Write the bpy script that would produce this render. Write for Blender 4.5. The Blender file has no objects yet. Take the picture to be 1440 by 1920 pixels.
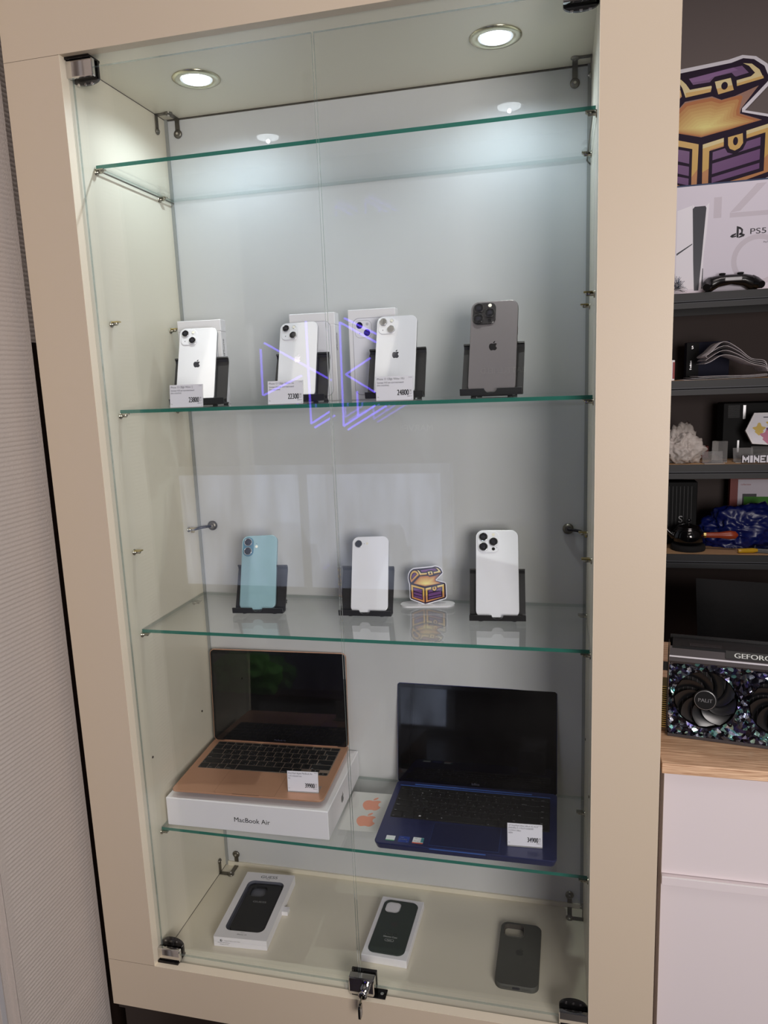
import bpy, bmesh, math, random
from math import sin, cos, pi, radians
from mathutils import Vector, Matrix, noise
from mathutils.geometry import tessellate_polygon

scene = bpy.context.scene
COL = scene.collection
random.seed(7)

# ------------------------------------------------------------------ camera
cam_d = bpy.data.cameras.new('camera')
cam_d.sensor_fit = 'HORIZONTAL'
cam_d.sensor_width = 36.0
cam_d.lens = 36.0 * 1382.26 / 1440.0
cam_d.clip_start = 0.02
cam = bpy.data.objects.new('camera', cam_d)
COL.objects.link(cam)
_yaw, _pitch, _roll = -0.2405, -0.1752, -0.0386
_f = Vector((sin(_yaw) * cos(_pitch), cos(_yaw) * cos(_pitch), sin(_pitch)))
_r = Vector((cos(_yaw), -sin(_yaw), 0)); _u = _r.cross(_f)
_r2 = cos(_roll) * _r + sin(_roll) * _u
_u2 = -sin(_roll) * _r + cos(_roll) * _u
cam.matrix_world = Matrix(((_r2.x, _u2.x, -_f.x, 0.7543), (_r2.y, _u2.y, -_f.y, -1.0931),
                           (_r2.z, _u2.z, -_f.z, 1.0888), (0, 0, 0, 1)))
scene.camera = cam
scene.view_settings.view_transform = 'Standard'
scene.view_settings.look = 'None'
scene.view_settings.gamma = 1.0
scene.view_settings.use_curve_mapping = False
scene.view_settings.exposure = 0.0
try:
    scene.cycles.use_denoising = True
    scene.cycles.max_bounces = 10
    scene.cycles.diffuse_bounces = 4
    scene.cycles.glossy_bounces = 6
    scene.cycles.transparent_max_bounces = 40
    scene.cycles.sample_clamp_indirect = 4.0
    scene.cycles.caustics_reflective = False
    scene.cycles.caustics_refractive = False
except Exception:
    pass

# ------------------------------------------------------------------ world and lights
world = bpy.data.worlds.new('World'); scene.world = world
world.use_nodes = True
world.node_tree.nodes['Background'].inputs[0].default_value = (0.80, 0.83, 0.93, 1)
world.node_tree.nodes['Background'].inputs[1].default_value = 0.20

def lamp(name, kind, loc, target, energy, color, **kw):
    d = bpy.data.lights.new(name, kind); d.energy = energy; d.color = color
    for k, v in kw.items(): setattr(d, k, v)
    o = bpy.data.objects.new(name, d); COL.objects.link(o)
    o.location = loc
    o.rotation_euler = (Vector(target) - Vector(loc)).to_track_quat('-Z', 'Y').to_euler()
    return o

rl = lamp('overhead_area_light', 'AREA', (-0.06, -1.03, 2.36), (-0.06, -1.0299, 0), 2.7, (1.0, 0.90, 0.82), shape='RECTANGLE', size=0.36, size_y=0.52)
rl.rotation_euler = (0, 0, radians(-18))
lamp('overhead_area_light', 'AREA', (1.15, -0.85, 2.36), (0.75, -0.45, 0.6), 4.5, (1.0, 0.91, 0.85), shape='RECTANGLE', size=1.0, size_y=0.45)  # added ambient fill, placed where the doors and phones do not mirror it
lamp('front_fill_light', 'AREA', (1.65, -2.05, 1.05), (0.2, 0.1, 0.50), 42, (1.0, 0.93, 0.90), shape='RECTANGLE', size=0.9, size_y=0.9)  # added frontal fill with no real fixture, kept outside the door reflections
lamp('back_room_lamp', 'AREA', (1.35, 0.72, 2.25), (1.3, 1.0, 0.0), 5.5, (1.0, 0.88, 0.86), shape='RECTANGLE', size=0.6, size_y=0.3)
LAMPS = [(0.150, 0.157), (0.652, 0.163)]
for lx, ly in LAMPS:
    lamp('downlight_lamp', 'SPOT', (lx, ly, 1.5955), (lx, ly + 0.02, 0), 2.6, (0.77, 0.90, 1.0), spot_size=radians(158), spot_blend=0.7, shadow_soft_size=0.0035)
    lamp('downlight_beam', 'SPOT', (lx, ly, 1.5955), (lx, ly - 0.05, 0), 9.0, (1.0, 0.95, 0.86), spot_size=radians(38), spot_blend=1.0, shadow_soft_size=0.0035)

# ------------------------------------------------------------------ materials
def lin(c):
    return tuple((x / 255 / 12.92 if x / 255 <= 0.04045 else ((x / 255 + 0.055) / 1.055) ** 2.4) for x in c)
MATS = {}
def mat(name, rgb, rough=0.5, metal=0.0, coat=0.0, coat_rough=0.03, emit=None, estr=0.0, bump=0.0, bscale=200.0, var=0.0, vscale=8.0, spec=0.5, trans=0.0):
    m = bpy.data.materials.new(name); m.use_nodes = True
    nt = m.node_tree; b = nt.nodes['Principled BSDF']
    c = lin(rgb)
    b.inputs['Base Color'].default_value = (*c, 1)
    b.inputs['Roughness'].default_value = rough
    b.inputs['Metallic'].default_value = metal
    b.inputs['Coat Weight'].default_value = coat
    b.inputs['Coat Roughness'].default_value = coat_rough
    b.inputs['Specular IOR Level'].default_value = spec
    b.inputs['Transmission Weight'].default_value = trans
    if emit:
        b.inputs['Emission Color'].default_value = (*lin(emit), 1); b.inputs['Emission Strength'].default_value = estr
    tc = nt.nodes.new('ShaderNodeTexCoord')
    if bump:
        n = nt.nodes.new('ShaderNodeTexNoise'); n.inputs['Scale'].default_value = bscale; n.inputs['Detail'].default_value = 4
        nt.links.new(tc.outputs['Object'], n.inputs['Vector'])
        bp = nt.nodes.new('ShaderNodeBump'); bp.inputs['Strength'].default_value = bump; bp.inputs['Distance'].default_value = 0.002
        nt.links.new(n.outputs['Fac'], bp.inputs['Height']); nt.links.new(bp.outputs['Normal'], b.inputs['Normal'])
    if var:
        n = nt.nodes.new('ShaderNodeTexNoise'); n.inputs['Scale'].default_value = vscale; n.inputs['Detail'].default_value = 5
        nt.links.new(tc.outputs['Object'], n.inputs['Vector'])
        mx = nt.nodes.new('ShaderNodeMix'); mx.data_type = 'RGBA'
        mx.inputs[6].default_value = (*[x * (1 - var) for x in c], 1)
        mx.inputs[7].default_value = (*[min(1, x * (1 + var)) for x in c], 1)
        nt.links.new(n.outputs['Fac'], mx.inputs[0]); nt.links.new(mx.outputs[2], b.inputs['Base Color'])
    MATS[name] = m
    return m

def glass(name, tint, refl=(1, 1, 1), rough=0.0, body=None, bodyfac=0.0, dirt=0.0):
    """thin sheet glass: clear straight-through light plus Fresnel reflection on each face"""
    m = bpy.data.materials.new(name); m.use_nodes = True
    nt = m.node_tree; nt.nodes.clear()
    N = nt.nodes.new; L = nt.links.new
    out = N('ShaderNodeOutputMaterial'); mix = N('ShaderNodeMixShader')
    tr = N('ShaderNodeBsdfTransparent'); tr.inputs[0].default_value = (*tint, 1)
    gl = N('ShaderNodeBsdfGlossy'); gl.inputs['Roughness'].default_value = rough; gl.inputs['Color'].default_value = (*refl, 1)
    fr = N('ShaderNodeFresnel'); geo = N('ShaderNodeNewGeometry')
    mr = N('ShaderNodeMapRange'); mr.inputs['To Min'].default_value = 1.5; mr.inputs['To Max'].default_value = 1 / 1.5
    L(geo.outputs['Backfacing'], mr.inputs['Value']); L(mr.outputs[0], fr.inputs['IOR'])
    L(fr.outputs[0], mix.inputs[0])
    src = tr
    if body:
        df = N('ShaderNodeBsdfDiffuse'); df.inputs[0].default_value = (*body, 1)
        m2 = N('ShaderNodeMixShader'); m2.inputs[0].default_value = bodyfac
        L(tr.outputs[0], m2.inputs[1]); L(df.outputs[0], m2.inputs[2]); src = m2
    if dirt:
        df = N('ShaderNodeBsdfDiffuse'); df.inputs[0].default_value = (0.8, 0.8, 0.8, 1)
        n = N('ShaderNodeTexNoise'); n.inputs['Scale'].default_value = 5; n.inputs['Detail'].default_value = 6
        tcn = N('ShaderNodeTexCoord'); L(tcn.outputs['Object'], n.inputs['Vector'])
        r2 = N('ShaderNodeMapRange'); r2.inputs['From Min'].default_value = 0.4; r2.inputs['From Max'].default_value = 0.75
        r2.inputs['To Max'].default_value = dirt; L(n.outputs['Fac'], r2.inputs['Value'])
        m3 = N('ShaderNodeMixShader'); L(r2.outputs[0], m3.inputs[0]); L(src.outputs[0], m3.inputs[1]); L(df.outputs[0], m3.inputs[2]); src = m3
    L(src.outputs[0], mix.inputs[1]); L(gl.outputs[0], mix.inputs[2]); L(mix.outputs[0], out.inputs[0])
    MATS[name] = m
    return m

mat('frame_laminate', (204, 188, 167), 0.42, bump=0.04, bscale=300)
mat('inner_laminate', (226, 219, 201), 0.35, coat=0.15, coat_rough=0.15, bump=0.02, bscale=300)
mat('edge_band', (250, 238, 216), 0.4)
mat('seam_dark', (60, 52, 44), 0.8)
mat('back_panel', (204, 205, 206), 0.5, coat=1.0, coat_rough=0.012)
mat('seal', (150, 152, 150), 0.4)
mat('dark_wood', (42, 32, 28), 0.4)
mat('black_void', (10, 9, 9), 0.9)
mat('chrome', (215, 212, 210), 0.06, 1.0)
mat('dark_chrome', (60, 58, 60), 0.25, 1.0)
mat('nickel', (170, 165, 150), 0.25, 1.0)
mat('bracket_metal', (120, 116, 108), 0.38, 1.0)
mat('brass', (190, 170, 110), 0.3, 1.0)
mat('ring_metal', (200, 195, 170), 0.22, 1.0)
mat('bulb', (255, 255, 255), 0.3, emit=(240, 248, 255), estr=9.0)
mat('reflector', (230, 230, 230), 0.1, 1.0, emit=(235, 245, 255), estr=0.6)
mat('phone_white', (226, 226, 232), 0.14, coat=0.8)
mat('phone_silver', (214, 214, 218), 0.22, 0.85)
mat('phone_matte_white', (240, 241, 248), 0.3, coat=0.3, coat_rough=0.15)
mat('phone_grey', (104, 99, 102), 0.24, coat=0.5, coat_rough=0.12)
mat('phone_grey_metal', (112, 108, 108), 0.25, 0.9)
mat('phone_grey_dark', (44, 42, 44), 0.15, coat=0.6)
mat('phone_teal', (142, 176, 186), 0.35, coat=0.2, coat_rough=0.3, var=0.10, vscale=40)
mat('phone_teal_dark', (74, 124, 148), 0.2, coat=0.6)
mat('lens_glass', (10, 10, 14), 0.05, coat=1.0)
mat('lens_inner', (32, 32, 44), 0.15, coat=1.0)
mat('flash_white', (240, 236, 222), 0.3)
mat('logo_silver', (140, 141, 150), 0.03, 1.0)
mat('logo_dark', (62, 60, 64), 0.12, 0.7)
mat('logo_black', (30, 28, 30), 0.2, 0.3)
mat('black_plastic', (30, 29, 31), 0.4, bump=0.05, bscale=600)
mat('black_gloss', (10, 10, 12), 0.12, coat=0.5)
mat('rubber', (24, 24, 26), 0.8)
mat('card_white', (238, 237, 246), 0.5)
mat('ink', (28, 28, 36), 0.6)
mat('ink_grey', (70, 70, 86), 0.6)
mat('box_white', (240, 238, 242), 0.45, coat=0.1, coat_rough=0.2)
mat('print_grey', (196, 194, 204), 0.5)
mat('print_edge', (160, 158, 170), 0.5)
mat('gold_alu', (206, 156, 128), 0.34, 0.35)
mat('gold_well', (128, 112, 102), 0.5)
mat('gold_alu_dark', (150, 112, 92), 0.5, 0.5)
mat('key_black', (26, 25, 27), 0.5)
mat('key_legend', (225, 225, 230), 0.6)
mat('screen', (3, 3, 5), 0.03, coat=0.6)
mat('screen_bezel', (7, 7, 9), 0.1)
mat('blue_alu', (44, 49, 92), 0.32, 0.3, coat=0.35, coat_rough=0.1)
mat('blue_bright', (84, 122, 205), 0.2, 0.4, coat=0.4)
mat('blue_pad', (38, 42, 78), 0.3, 0.2)
mat('sticker_white', (225, 228, 232), 0.5)
mat('sticker_blue', (36, 60, 140), 0.4)
mat('sticker_red', (205, 90, 70), 0.5)
mat('sticker_teal', (70, 140, 150), 0.5)
mat('sticker_green', (70, 150, 100), 0.5)
mat('sheet_clear', (205, 203, 200), 0.4)
mat('sticker_pink', (222, 150, 126), 0.5)
mat('case_black', (30, 31, 33), 0.6, bump=0.1, bscale=900)
mat('case_green', (40, 52, 46), 0.6)
mat('case_olive', (72, 72, 66), 0.62, bump=0.04, bscale=600)
mat('case_olive_dark', (52, 52, 48), 0.6)
mat('case_inner', (70, 64, 58), 0.8)
mat('window_grey', (104, 106, 116), 0.35)
mat('white_print', (225, 228, 225), 0.5)
mat('acrylic_white', (245, 245, 250), 0.15, coat=0.4)
mat('art_dark', (42, 27, 50), 0.6, spec=.2)
mat('art_gold', (226, 182, 88), 0.35)
mat('art_lightgold', (240, 222, 160), 0.35)
mat('art_orange', (206, 140, 82), 0.35)
mat('art_glow', (238, 214, 110), 0.35)
mat('art_pale', (246, 236, 180), 0.35)
for k_ in range(10):
    u_ = (k_ / 9) ** .6
    mat('art_glow_%d' % k_, tuple(int(a + (b - a) * u_) for a, b in zip((196, 120, 60), (255, 240, 150))), 0.5)
mat('art_brown', (150, 98, 72), 0.35)
mat('art_purple', (106, 56, 122), 0.35)
mat('art_purple_light', (132, 84, 150), 0.35)
mat('art_white', (236, 234, 244), 0.35)
mat('wall_paint', (118, 108, 106), 0.8, bump=0.05, bscale=120)
mat('wall_room', (58, 54, 56), 0.8)
mat('ceiling_paint', (200, 198, 195), 0.85)
mat('floor_tile', (46, 40, 36), 0.4, var=0.2, vscale=3)
mat('wallpaper', (194, 184, 178), 0.7, bump=0.5, bscale=420)
mat('wallpaper_trim', (180, 178, 182), 0.45)
mat('rack_metal', (17, 18, 22), 0.5, 0.0)
mat('rack_light', (66, 68, 76), 0.5, 0.0)
mat('rack_shade', (62, 50, 47), 0.7)
mat('rack_board', (186, 150, 112), 0.6, var=0.12, vscale=20)
mat('console_white', (222, 218, 232), 0.5)
mat('console_blue', (44, 62, 96), 0.5)
mat('console_black', (40, 42, 54), 0.4)
mat('pale_print', (206, 200, 212), 0.5)
mat('controller_black', (16, 16, 18), 0.25)
mat('silver_grey', (170, 170, 172), 0.3, 0.6)
mat('tinsel_blue', (30, 60, 90), 0.2, 0.8)
mat('navy_box', (9, 11, 40), 0.6, spec=.2)
mat('dark_box', (7, 8, 10), 0.6, spec=.2)
mat('paper', (232, 226, 228), 0.5, var=0.25, vscale=40)
mat('paper_print', (110, 106, 108), 0.6)
mat('red_card', (150, 40, 44), 0.5)
mat('bag_white', (190, 182, 176), 0.45, var=0.3, vscale=30)
mat('bag_blue', (8, 22, 88), 0.35)
mat('red_box', (120, 36, 26), 0.5)
mat('wood_handle', (150, 58, 30), 0.35)
mat('yellow_plastic', (190, 150, 30), 0.3)
mat('slab_grey', (88, 90, 92), 0.4)
mat('chair_fabric', (13, 13, 15), 0.9, bump=0.6, bscale=60)
mat('gpu_black', (14, 14, 15), 0.35)
mat('gpu_blade', (20, 20, 22), 0.28)
mat('gpu_metal', (74, 70, 72), 0.42, 0.6)
mat('gpu_highlight', (200, 198, 205), 0.35, 0.3)
mat('drawer_white', (222, 212, 214), 0.35)
mat('ledge_highlight', (235, 230, 230), 0.3)
mat('neon_violet', (120, 100, 255), 0.5, emit=(112, 84, 255), estr=8.0)
mat('daylight_pane', (200, 210, 235), 0.3, emit=(205, 215, 245), estr=1.15)
mat('counter_white', (216, 222, 240), 0.4)
mat('green_cloth', (70, 130, 50), 0.8)
mat('poster_dark', (40, 40, 44), 0.5)
mat('poster_text', (210, 206, 200), 0.5)
mat('splash_yellow', (220, 190, 90), 0.5)
mat('splash_pink', (200, 120, 150), 0.5)
mat('splash_blue', (110, 110, 180), 0.5)
glass('glass_clear', (0.985, 0.995, 0.992), dirt=0.006)
glass('glass_door_edge', (0.62, 0.68, 0.66), body=(0.55, 0.62, 0.60), bodyfac=0.25)
glass('glass_shelf', (0.982, 0.994, 0.989), dirt=0.006)
glass('glass_green_edge', (0.10, 0.30, 0.24), body=(0.035, 0.20, 0.155), bodyfac=0.75)
glass('glass_faint_edge', (0.80, 0.85, 0.84), body=(0.22, 0.32, 0.29), bodyfac=0.14)
glass('acrylic_clear', (0.93, 0.93, 0.93), body=(0.8, 0.8, 0.8), bodyfac=0.12)
glass('acrylic_edge', (0.8, 0.8, 0.8), body=(0.85, 0.85, 0.85), bodyfac=0.35)

# oak worktop: stretched noise grain
def wood():
    m = mat('oak', (178, 138, 102), 0.45)
    nt = m.node_tree; b = nt.nodes['Principled BSDF']; N = nt.nodes.new; L = nt.links.new
    tc = N('ShaderNodeTexCoord'); mp = N('ShaderNodeMapping'); mp.inputs['Scale'].default_value = (6, 130, 130)
    n = N('ShaderNodeTexNoise'); n.inputs['Scale'].default_value = 3; n.inputs['Detail'].default_value = 8; n.inputs['Distortion'].default_value = 0.6
    cr = N('ShaderNodeValToRGB')
    cr.color_ramp.elements[0].position = 0.3; cr.color_ramp.elements[0].color = (*lin((170, 126, 94)), 1)
    cr.color_ramp.elements[1].position = 0.72; cr.color_ramp.elements[1].color = (*lin((248, 212, 176)), 1)
    L(tc.outputs['Object'], mp.inputs[0]); L(mp.outputs[0], n.inputs['Vector']); L(n.outputs['Fac'], cr.inputs[0]); L(cr.outputs[0], b.inputs['Base Color'])
wood()
def daylight():
    m = MATS['daylight_pane']; nt = m.node_tree; b = nt.nodes['Principled BSDF']; N = nt.nodes.new; L = nt.links.new
    tc = N('ShaderNodeTexCoord'); mp = N('ShaderNodeMapping'); mp.inputs['Scale'].default_value = (5, 1, 1.2)
    n = N('ShaderNodeTexNoise'); n.inputs['Scale'].default_value = 1.6; n.inputs['Detail'].default_value = 5
    r = N('ShaderNodeMapRange'); r.inputs['From Min'].default_value = .3; r.inputs['From Max'].default_value = .7; r.inputs['To Min'].default_value = .35; r.inputs['To Max'].default_value = 1.5
    L(tc.outputs['Object'], mp.inputs[0]); L(mp.outputs[0], n.inputs['Vector']); L(n.outputs['Fac'], r.inputs['Value']); L(r.outputs[0], b.inputs['Emission Strength'])
daylight()
# faceted iridescent crystal shroud of the graphics card
def crystal():
    m = mat('crystal', (90, 100, 110), 0.16, 0.85)
    nt = m.node_tree; b = nt.nodes['Principled BSDF']; N = nt.nodes.new; L = nt.links.new
    tc = N('ShaderNodeTexCoord'); v = N('ShaderNodeTexVoronoi'); v.inputs['Scale'].default_value = 165
    cr = N('ShaderNodeValToRGB'); cr.color_ramp.interpolation = 'CONSTANT'
    e = cr.color_ramp.elements; e[0].color = (*lin((36, 34, 44)), 1); e[1].position = 0.35; e[1].color = (*lin((96, 100, 112)), 1)
    for p_, c_ in ((0.55, (60, 58, 74)), (0.68, (170, 214, 208)), (0.76, (70, 66, 110)), (0.86, (200, 206, 222)), (0.93, (120, 176, 172))):
        k = e.new(p_); k.color = (*lin(c_), 1)
    L(tc.outputs['Object'], v.inputs['Vector'])
    sp = N('ShaderNodeSeparateColor'); L(v.outputs['Color'], sp.inputs[0]); L(sp.outputs[0], cr.inputs[0]); L(cr.outputs[0], b.inputs['Base Color'])
    bp = N('ShaderNodeBump'); bp.inputs['Strength'].default_value = 1.0; bp.inputs['Distance'].default_value = 0.004
    L(sp.outputs[1], bp.inputs['Height']); L(bp.outputs[0], b.inputs['Normal'])
crystal()

# ------------------------------------------------------------------ mesh builder
I4 = Matrix.Identity(4)
def T(x, y, z): return Matrix.Translation((x, y, z))
def RZ(a): return Matrix.Rotation(a, 4, 'Z')
def RX(a): return Matrix.Rotation(a, 4, 'X')
def RY(a): return Matrix.Rotation(a, 4, 'Y')
def frame(o, yaw=0.0, tilt=0.0):
    """local x = width, y = up along the leaning face, z = towards the viewer's side"""
    X = Vector((cos(yaw), sin(yaw), 0)); B = Vector((-sin(yaw), cos(yaw), 0))
    U = Vector((0, 0, 1)) * cos(tilt) + B * sin(tilt); N = X.cross(U)
    return Matrix(((X.x, U.x, N.x, o[0]), (X.y, U.y, N.y, o[1]), (X.z, U.z, N.z, o[2]), (0, 0, 0, 1)))

def rr(w, h, r, n=6, cx=0.0, cy=0.0):
    r = min(r, w / 2 - 1e-6, h / 2 - 1e-6); pts = []
    for sx, sy, a0 in ((1, 1, 0), (-1, 1, 90), (-1, -1, 180), (1, -1, 270)):
        for i in range(n + 1):
            a = radians(a0 + 90 * i / n)
            pts.append((cx + sx * (w / 2 - r) + r * cos(a), cy + sy * (h / 2 - r) + r * sin(a)))
    return pts
def circ(r, n=24, cx=0.0, cy=0.0): return [(cx + r * cos(2 * pi * i / n), cy + r * sin(2 * pi * i / n)) for i in range(n)]

class MB:
    def __init__(s): s.v = []; s.f = []; s.m = []; s.s = []; s.names = []
    def mi(s, name):
        if name not in s.names: s.names.append(name)
        return s.names.index(name)
    def add(s, vs, fs, m, M=I4, smooth=False):
        b = len(s.v); s.v += [tuple(M @ Vector(v)) for v in vs]; k = s.mi(m)
        flip = M.determinant() < 0
        for f in fs:
            f = [b + i for i in f]
            if flip: f.reverse()
            s.f.append(f); s.m.append(k); s.s.append(smooth)
        return s
    def box(s, x0, x1, y0, y1, z0, z1, m, M=I4):
        vs = [(x, y, z) for z in (z0, z1) for y in (y0, y1) for x in (x0, x1)]
        return s.add(vs, [(0, 2, 3, 1), (4, 5, 7, 6), (0, 1, 5, 4), (2, 6, 7, 3), (0, 4, 6, 2), (1, 3, 7, 5)], m, M)
    def bbox(s, x0, x1, y0, y1, z0, z1, m, M=I4, b=0.001, n=3):
        """box whose vertical (z) edges are round and whose rims are chamfered"""
        w, h = x1 - x0, y1 - y0; cx, cy = (x0 + x1) / 2, (y0 + y1) / 2
        return s.loft([(rr(w - 2 * b, h - 2 * b, max(b * .6, 1e-5), n, cx, cy), z0), (rr(w, h, b, n, cx, cy), z0 + b), (rr(w, h, b, n, cx, cy), z1 - b), (rr(w - 2 * b, h - 2 * b, max(b * .6, 1e-5), n, cx, cy), z1)], m, M)
    def loft(s, rings, m, M=I4, smooth=False, cap0=True, cap1=True, mtop=None):
        n = len(rings[0][0]); vs = []
        for o, z in rings: vs += [(p[0], p[1], z) if len(p) == 2 else p for p in o]
        fs = []
        for k in range(len(rings) - 1):
            for i in range(n):
                j = (i + 1) % n
                fs.append((k * n + i, k * n + j, (k + 1) * n + j, (k + 1) * n + i))
        s.add(vs, fs, m, M, smooth)
        if cap0: s.add([vs[i] for i in range(n)], [tuple(reversed(range(n)))], m, M)
        if cap1: s.add(vs[-n:], [tuple(range(n))], mtop or m, M)
        return s
    def prism(s, o, z0, z1, m, M=I4, mtop=None, mside=None):
        n = len(o)
        a = sum(o[i][0] * o[(i + 1) % n][1] - o[(i + 1) % n][0] * o[i][1] for i in range(n))
        if a < 0: o = list(reversed(o))
        vs = [(p[0], p[1], z0) for p in o] + [(p[0], p[1], z1) for p in o]
        s.add(vs, [(i, (i + 1) % n, (i + 1) % n + n, i + n) for i in range(n)], mside or m, M)
        tris = tessellate_polygon([[Vector((p[0], p[1], 0)) for p in o]])
        up = []
        for t in tris:
            A, B, C = (o[i] for i in t)
            cr = (B[0] - A[0]) * (C[1] - A[1]) - (C[0] - A[0]) * (B[1] - A[1])
            if abs(cr) < 1e-14: continue
            up.append(t if cr > 0 else (t[0], t[2], t[1]))
        s.add([(p[0], p[1], z1) for p in o], up, mtop or m, M)
        s.add([(p[0], p[1], z0) for p in o], [(a, c, b) for a, b, c in up], m, M)
        return s
    def cyl(s, r, z0, z1, m, M=I4, n=24, r1=None, mtop=None):
        return s.loft([(circ(r, n), z0), (circ(r if r1 is None else r1, n), z1)], m, M, True, mtop=mtop)
    def lathe(s, prof, m, M=I4, n=32, cap0=True, cap1=True, mtop=None):
        return s.loft([(circ(max(r, 1e-5), n), z) for r, z in prof], m, M, True, cap0, cap1, mtop)
    def tube(s, pts, r, m, M=I4, n=8, taper=None):
        pts = [Vector(p) for p in pts]; vs = []; fs = []
        for k, p in enumerate(pts):
            d = (pts[min(k + 1, len(pts) - 1)] - pts[max(k - 1, 0)]).normalized()
            a = d.orthogonal().normalized() if abs(d.z) > .95 else d.cross(Vector((0, 0, 1))).normalized(); b = d.cross(a)
            rk = r if taper is None else taper[k]
            vs += [tuple(p + a * rk * cos(2 * pi * i / n) + b * rk * sin(2 * pi * i / n)) for i in range(n)]
        for k in range(len(pts) - 1):
            for i in range(n): fs.append((k * n + i, k * n + (i + 1) % n, (k + 1) * n + (i + 1) % n, (k + 1) * n + i))
        s.add(vs, fs, m, M, True)
        s.add(vs[:n], [tuple(range(n))], m, M); s.add(vs[-n:], [tuple(reversed(range(n)))], m, M)
        return s
    def strip(s, prof, x0, x1, th, m, M=I4):
        """a bent sheet: profile of (y,z) points swept along x, with thickness"""
        P = [Vector(p) for p in prof]; off = []
        for k, p in enumerate(P):
            d = (P[min(k + 1, len(P) - 1)] - P[max(k - 1, 0)]).normalized(); off.append(Vector((-d.y, d.x)) * th)
        o = [tuple(p) for p in P] + [tuple(p + q) for p, q in reversed(list(zip(P, off)))]
        # outline is in (y,z): map local (a,b,c) -> (x=c, y=a, z=b)
        R = Matrix(((0, 0, 1, 0), (1, 0, 0, 0), (0, 1, 0, 0), (0, 0, 0, 1)))
        return s.prism(o, x0, x1, m, M @ R)
    def text(s, body, h, m, M=I4, align='LEFT', xs=1.0, bold=0.0, font=None):
        """lettering with capital height h; origin at the baseline"""
        cu = bpy.data.curves.new('t', 'FONT'); cu.body = body; cu.size = 1.0; cu.align_x = align
        cu.resolution_u = 2 if h < 0.004 else 4
        cu.fill_mode = 'FRONT'
        ob = bpy.data.objects.new('t', cu)
        me = ob.to_mesh(); k = h / 0.72
        vs = [(v.co.x * k * xs, v.co.y * k, 0) for v in me.vertices]
        fs = [tuple(p.vertices) for p in me.polygons]
        if fs:
            a, b, c = (vs[i] for i in fs[0][:3])
            if (b[0] - a[0]) * (c[1] - a[1]) - (c[0] - a[0]) * (b[1] - a[1]) < 0: fs = [tuple(reversed(f)) for f in fs]
            for q in ([0] if not bold else [-1, 1]): s.add([(x + q * bold * .55 * h, y, z) for x, y, z in vs], fs, m, M)
        ob.to_mesh_clear(); bpy.data.objects.remove(ob); bpy.data.curves.remove(cu)
        return s
    def build(s, name, parent=None, loc=None, **kw):
        me = bpy.data.meshes.new(name); me.from_pydata(s.v, [], s.f)
        for n in s.names: me.materials.append(MATS[n])
        me.polygons.foreach_set('material_index', s.m); me.polygons.foreach_set('use_smooth', s.s); me.update()
        o = bpy.data.objects.new(name, me); COL.objects.link(o)
        if parent: o.parent = parent
        if loc is not None: o.location = loc
        for k, v in kw.items(): o[k] = v
        return o

def thing(name, label, cat, loc=(0, 0, 0), yaw=0.0, group=None):
    o = bpy.data.objects.new(name, None); COL.objects.link(o); o.empty_display_size = 0.02
    o.location = loc; o.rotation_euler = (0, 0, yaw)
    o['label'] = label; o['category'] = cat
    if group: o['group'] = group
    return o
def tag(o, label, cat, group=None):
    o['label'] = label; o['category'] = cat
    if group: o['group'] = group
    return o
def struct(mb, name): return mb.build(name, kind='structure')
def dup(root, loc, yaw, label):
    r = root.copy(); COL.objects.link(r); r.location = loc; r.rotation_euler = (0, 0, yaw); r['label'] = label
    for ch in list(root.children):
        c = ch.copy(); COL.objects.link(c); c.parent = r
        for g in list(ch.children):
            d = g.copy(); COL.objects.link(d); d.parent = c
    return r

# apple outline -----------------------------------------------------------
def bez(p0, p1, p2, p3, n=6):
    out = []
    for i in range(1, n + 1):
        t = i / n; u = 1 - t
        out.append((u**3 * p0[0] + 3 * u * u * t * p1[0] + 3 * u * t * t * p2[0] + t**3 * p3[0],
                    u**3 * p0[1] + 3 * u * u * t * p1[1] + 3 * u * t * t * p2[1] + t**3 * p3[1]))
    return out
def path(start, segs):
    pts = [start]; last = None
    for sg in segs:
        x, y = pts[-1]
        if len(sg) == 6: c1 = (x + sg[0], y + sg[1]); c2 = (x + sg[2], y + sg[3]); e = (x + sg[4], y + sg[5])
        else:
            c1 = (2 * x - last[0], 2 * y - last[1]) if last else (x, y); c2 = (x + sg[0], y + sg[1]); e = (x + sg[2], y + sg[3])
        pts += bez((x, y), c1, c2, e); last = c2
    return pts
AP_BODY = path((788.1, 340.9), [(-5.8, 4.5, -108.2, 62.2, -108.2, 190.5), (0, 148.4, 130.3, 200.9, 134.2, 202.2), (-.6, 3.2, -20.7, 71.9, -68.7, 141.9),
    (-42.8, 61.6, -87.5, 123.1, -155.5, 123.1), (-85.5, -39.5, -164, -39.5), (-76.5, 0, -103.7, 40.8, -165.9, 40.8), (-105.6, -57, -155.5, -127),
    (-57.8, -82.2, -104.5, -209.9, -104.5, -331.1), (0, -194.4, 126.4, -297.5, 250.8, -297.5), (66.1, 0, 121.2, 43.4, 162.7, 43.4),
    (39.5, 0, 101.1, -46, 176.3, -46), (28.5, 0, 130.9, 2.6, 198.3, 99.2)])[:-1]
AP_LEAF = path((554.1, 159.4), [(31.1, -36.9, 53.1, -88.1, 53.1, -139.3), (0, -7.1, -.6, -14.3, -1.9, -20.1), (-50.6, 1.9, -110.8, 33.7, -147.1, 75.8),
    (-28.5, 32.4, -55.1, 83.6, -55.1, 135.5), (0, 7.8, 1.3, 15.6, 1.9, 18.1), (3.2, .6, 8.4, 1.3, 13.6, 1.3), (45.4, 0, 102.5, -30.4, 135.5, -71.3)])[:-1]
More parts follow.
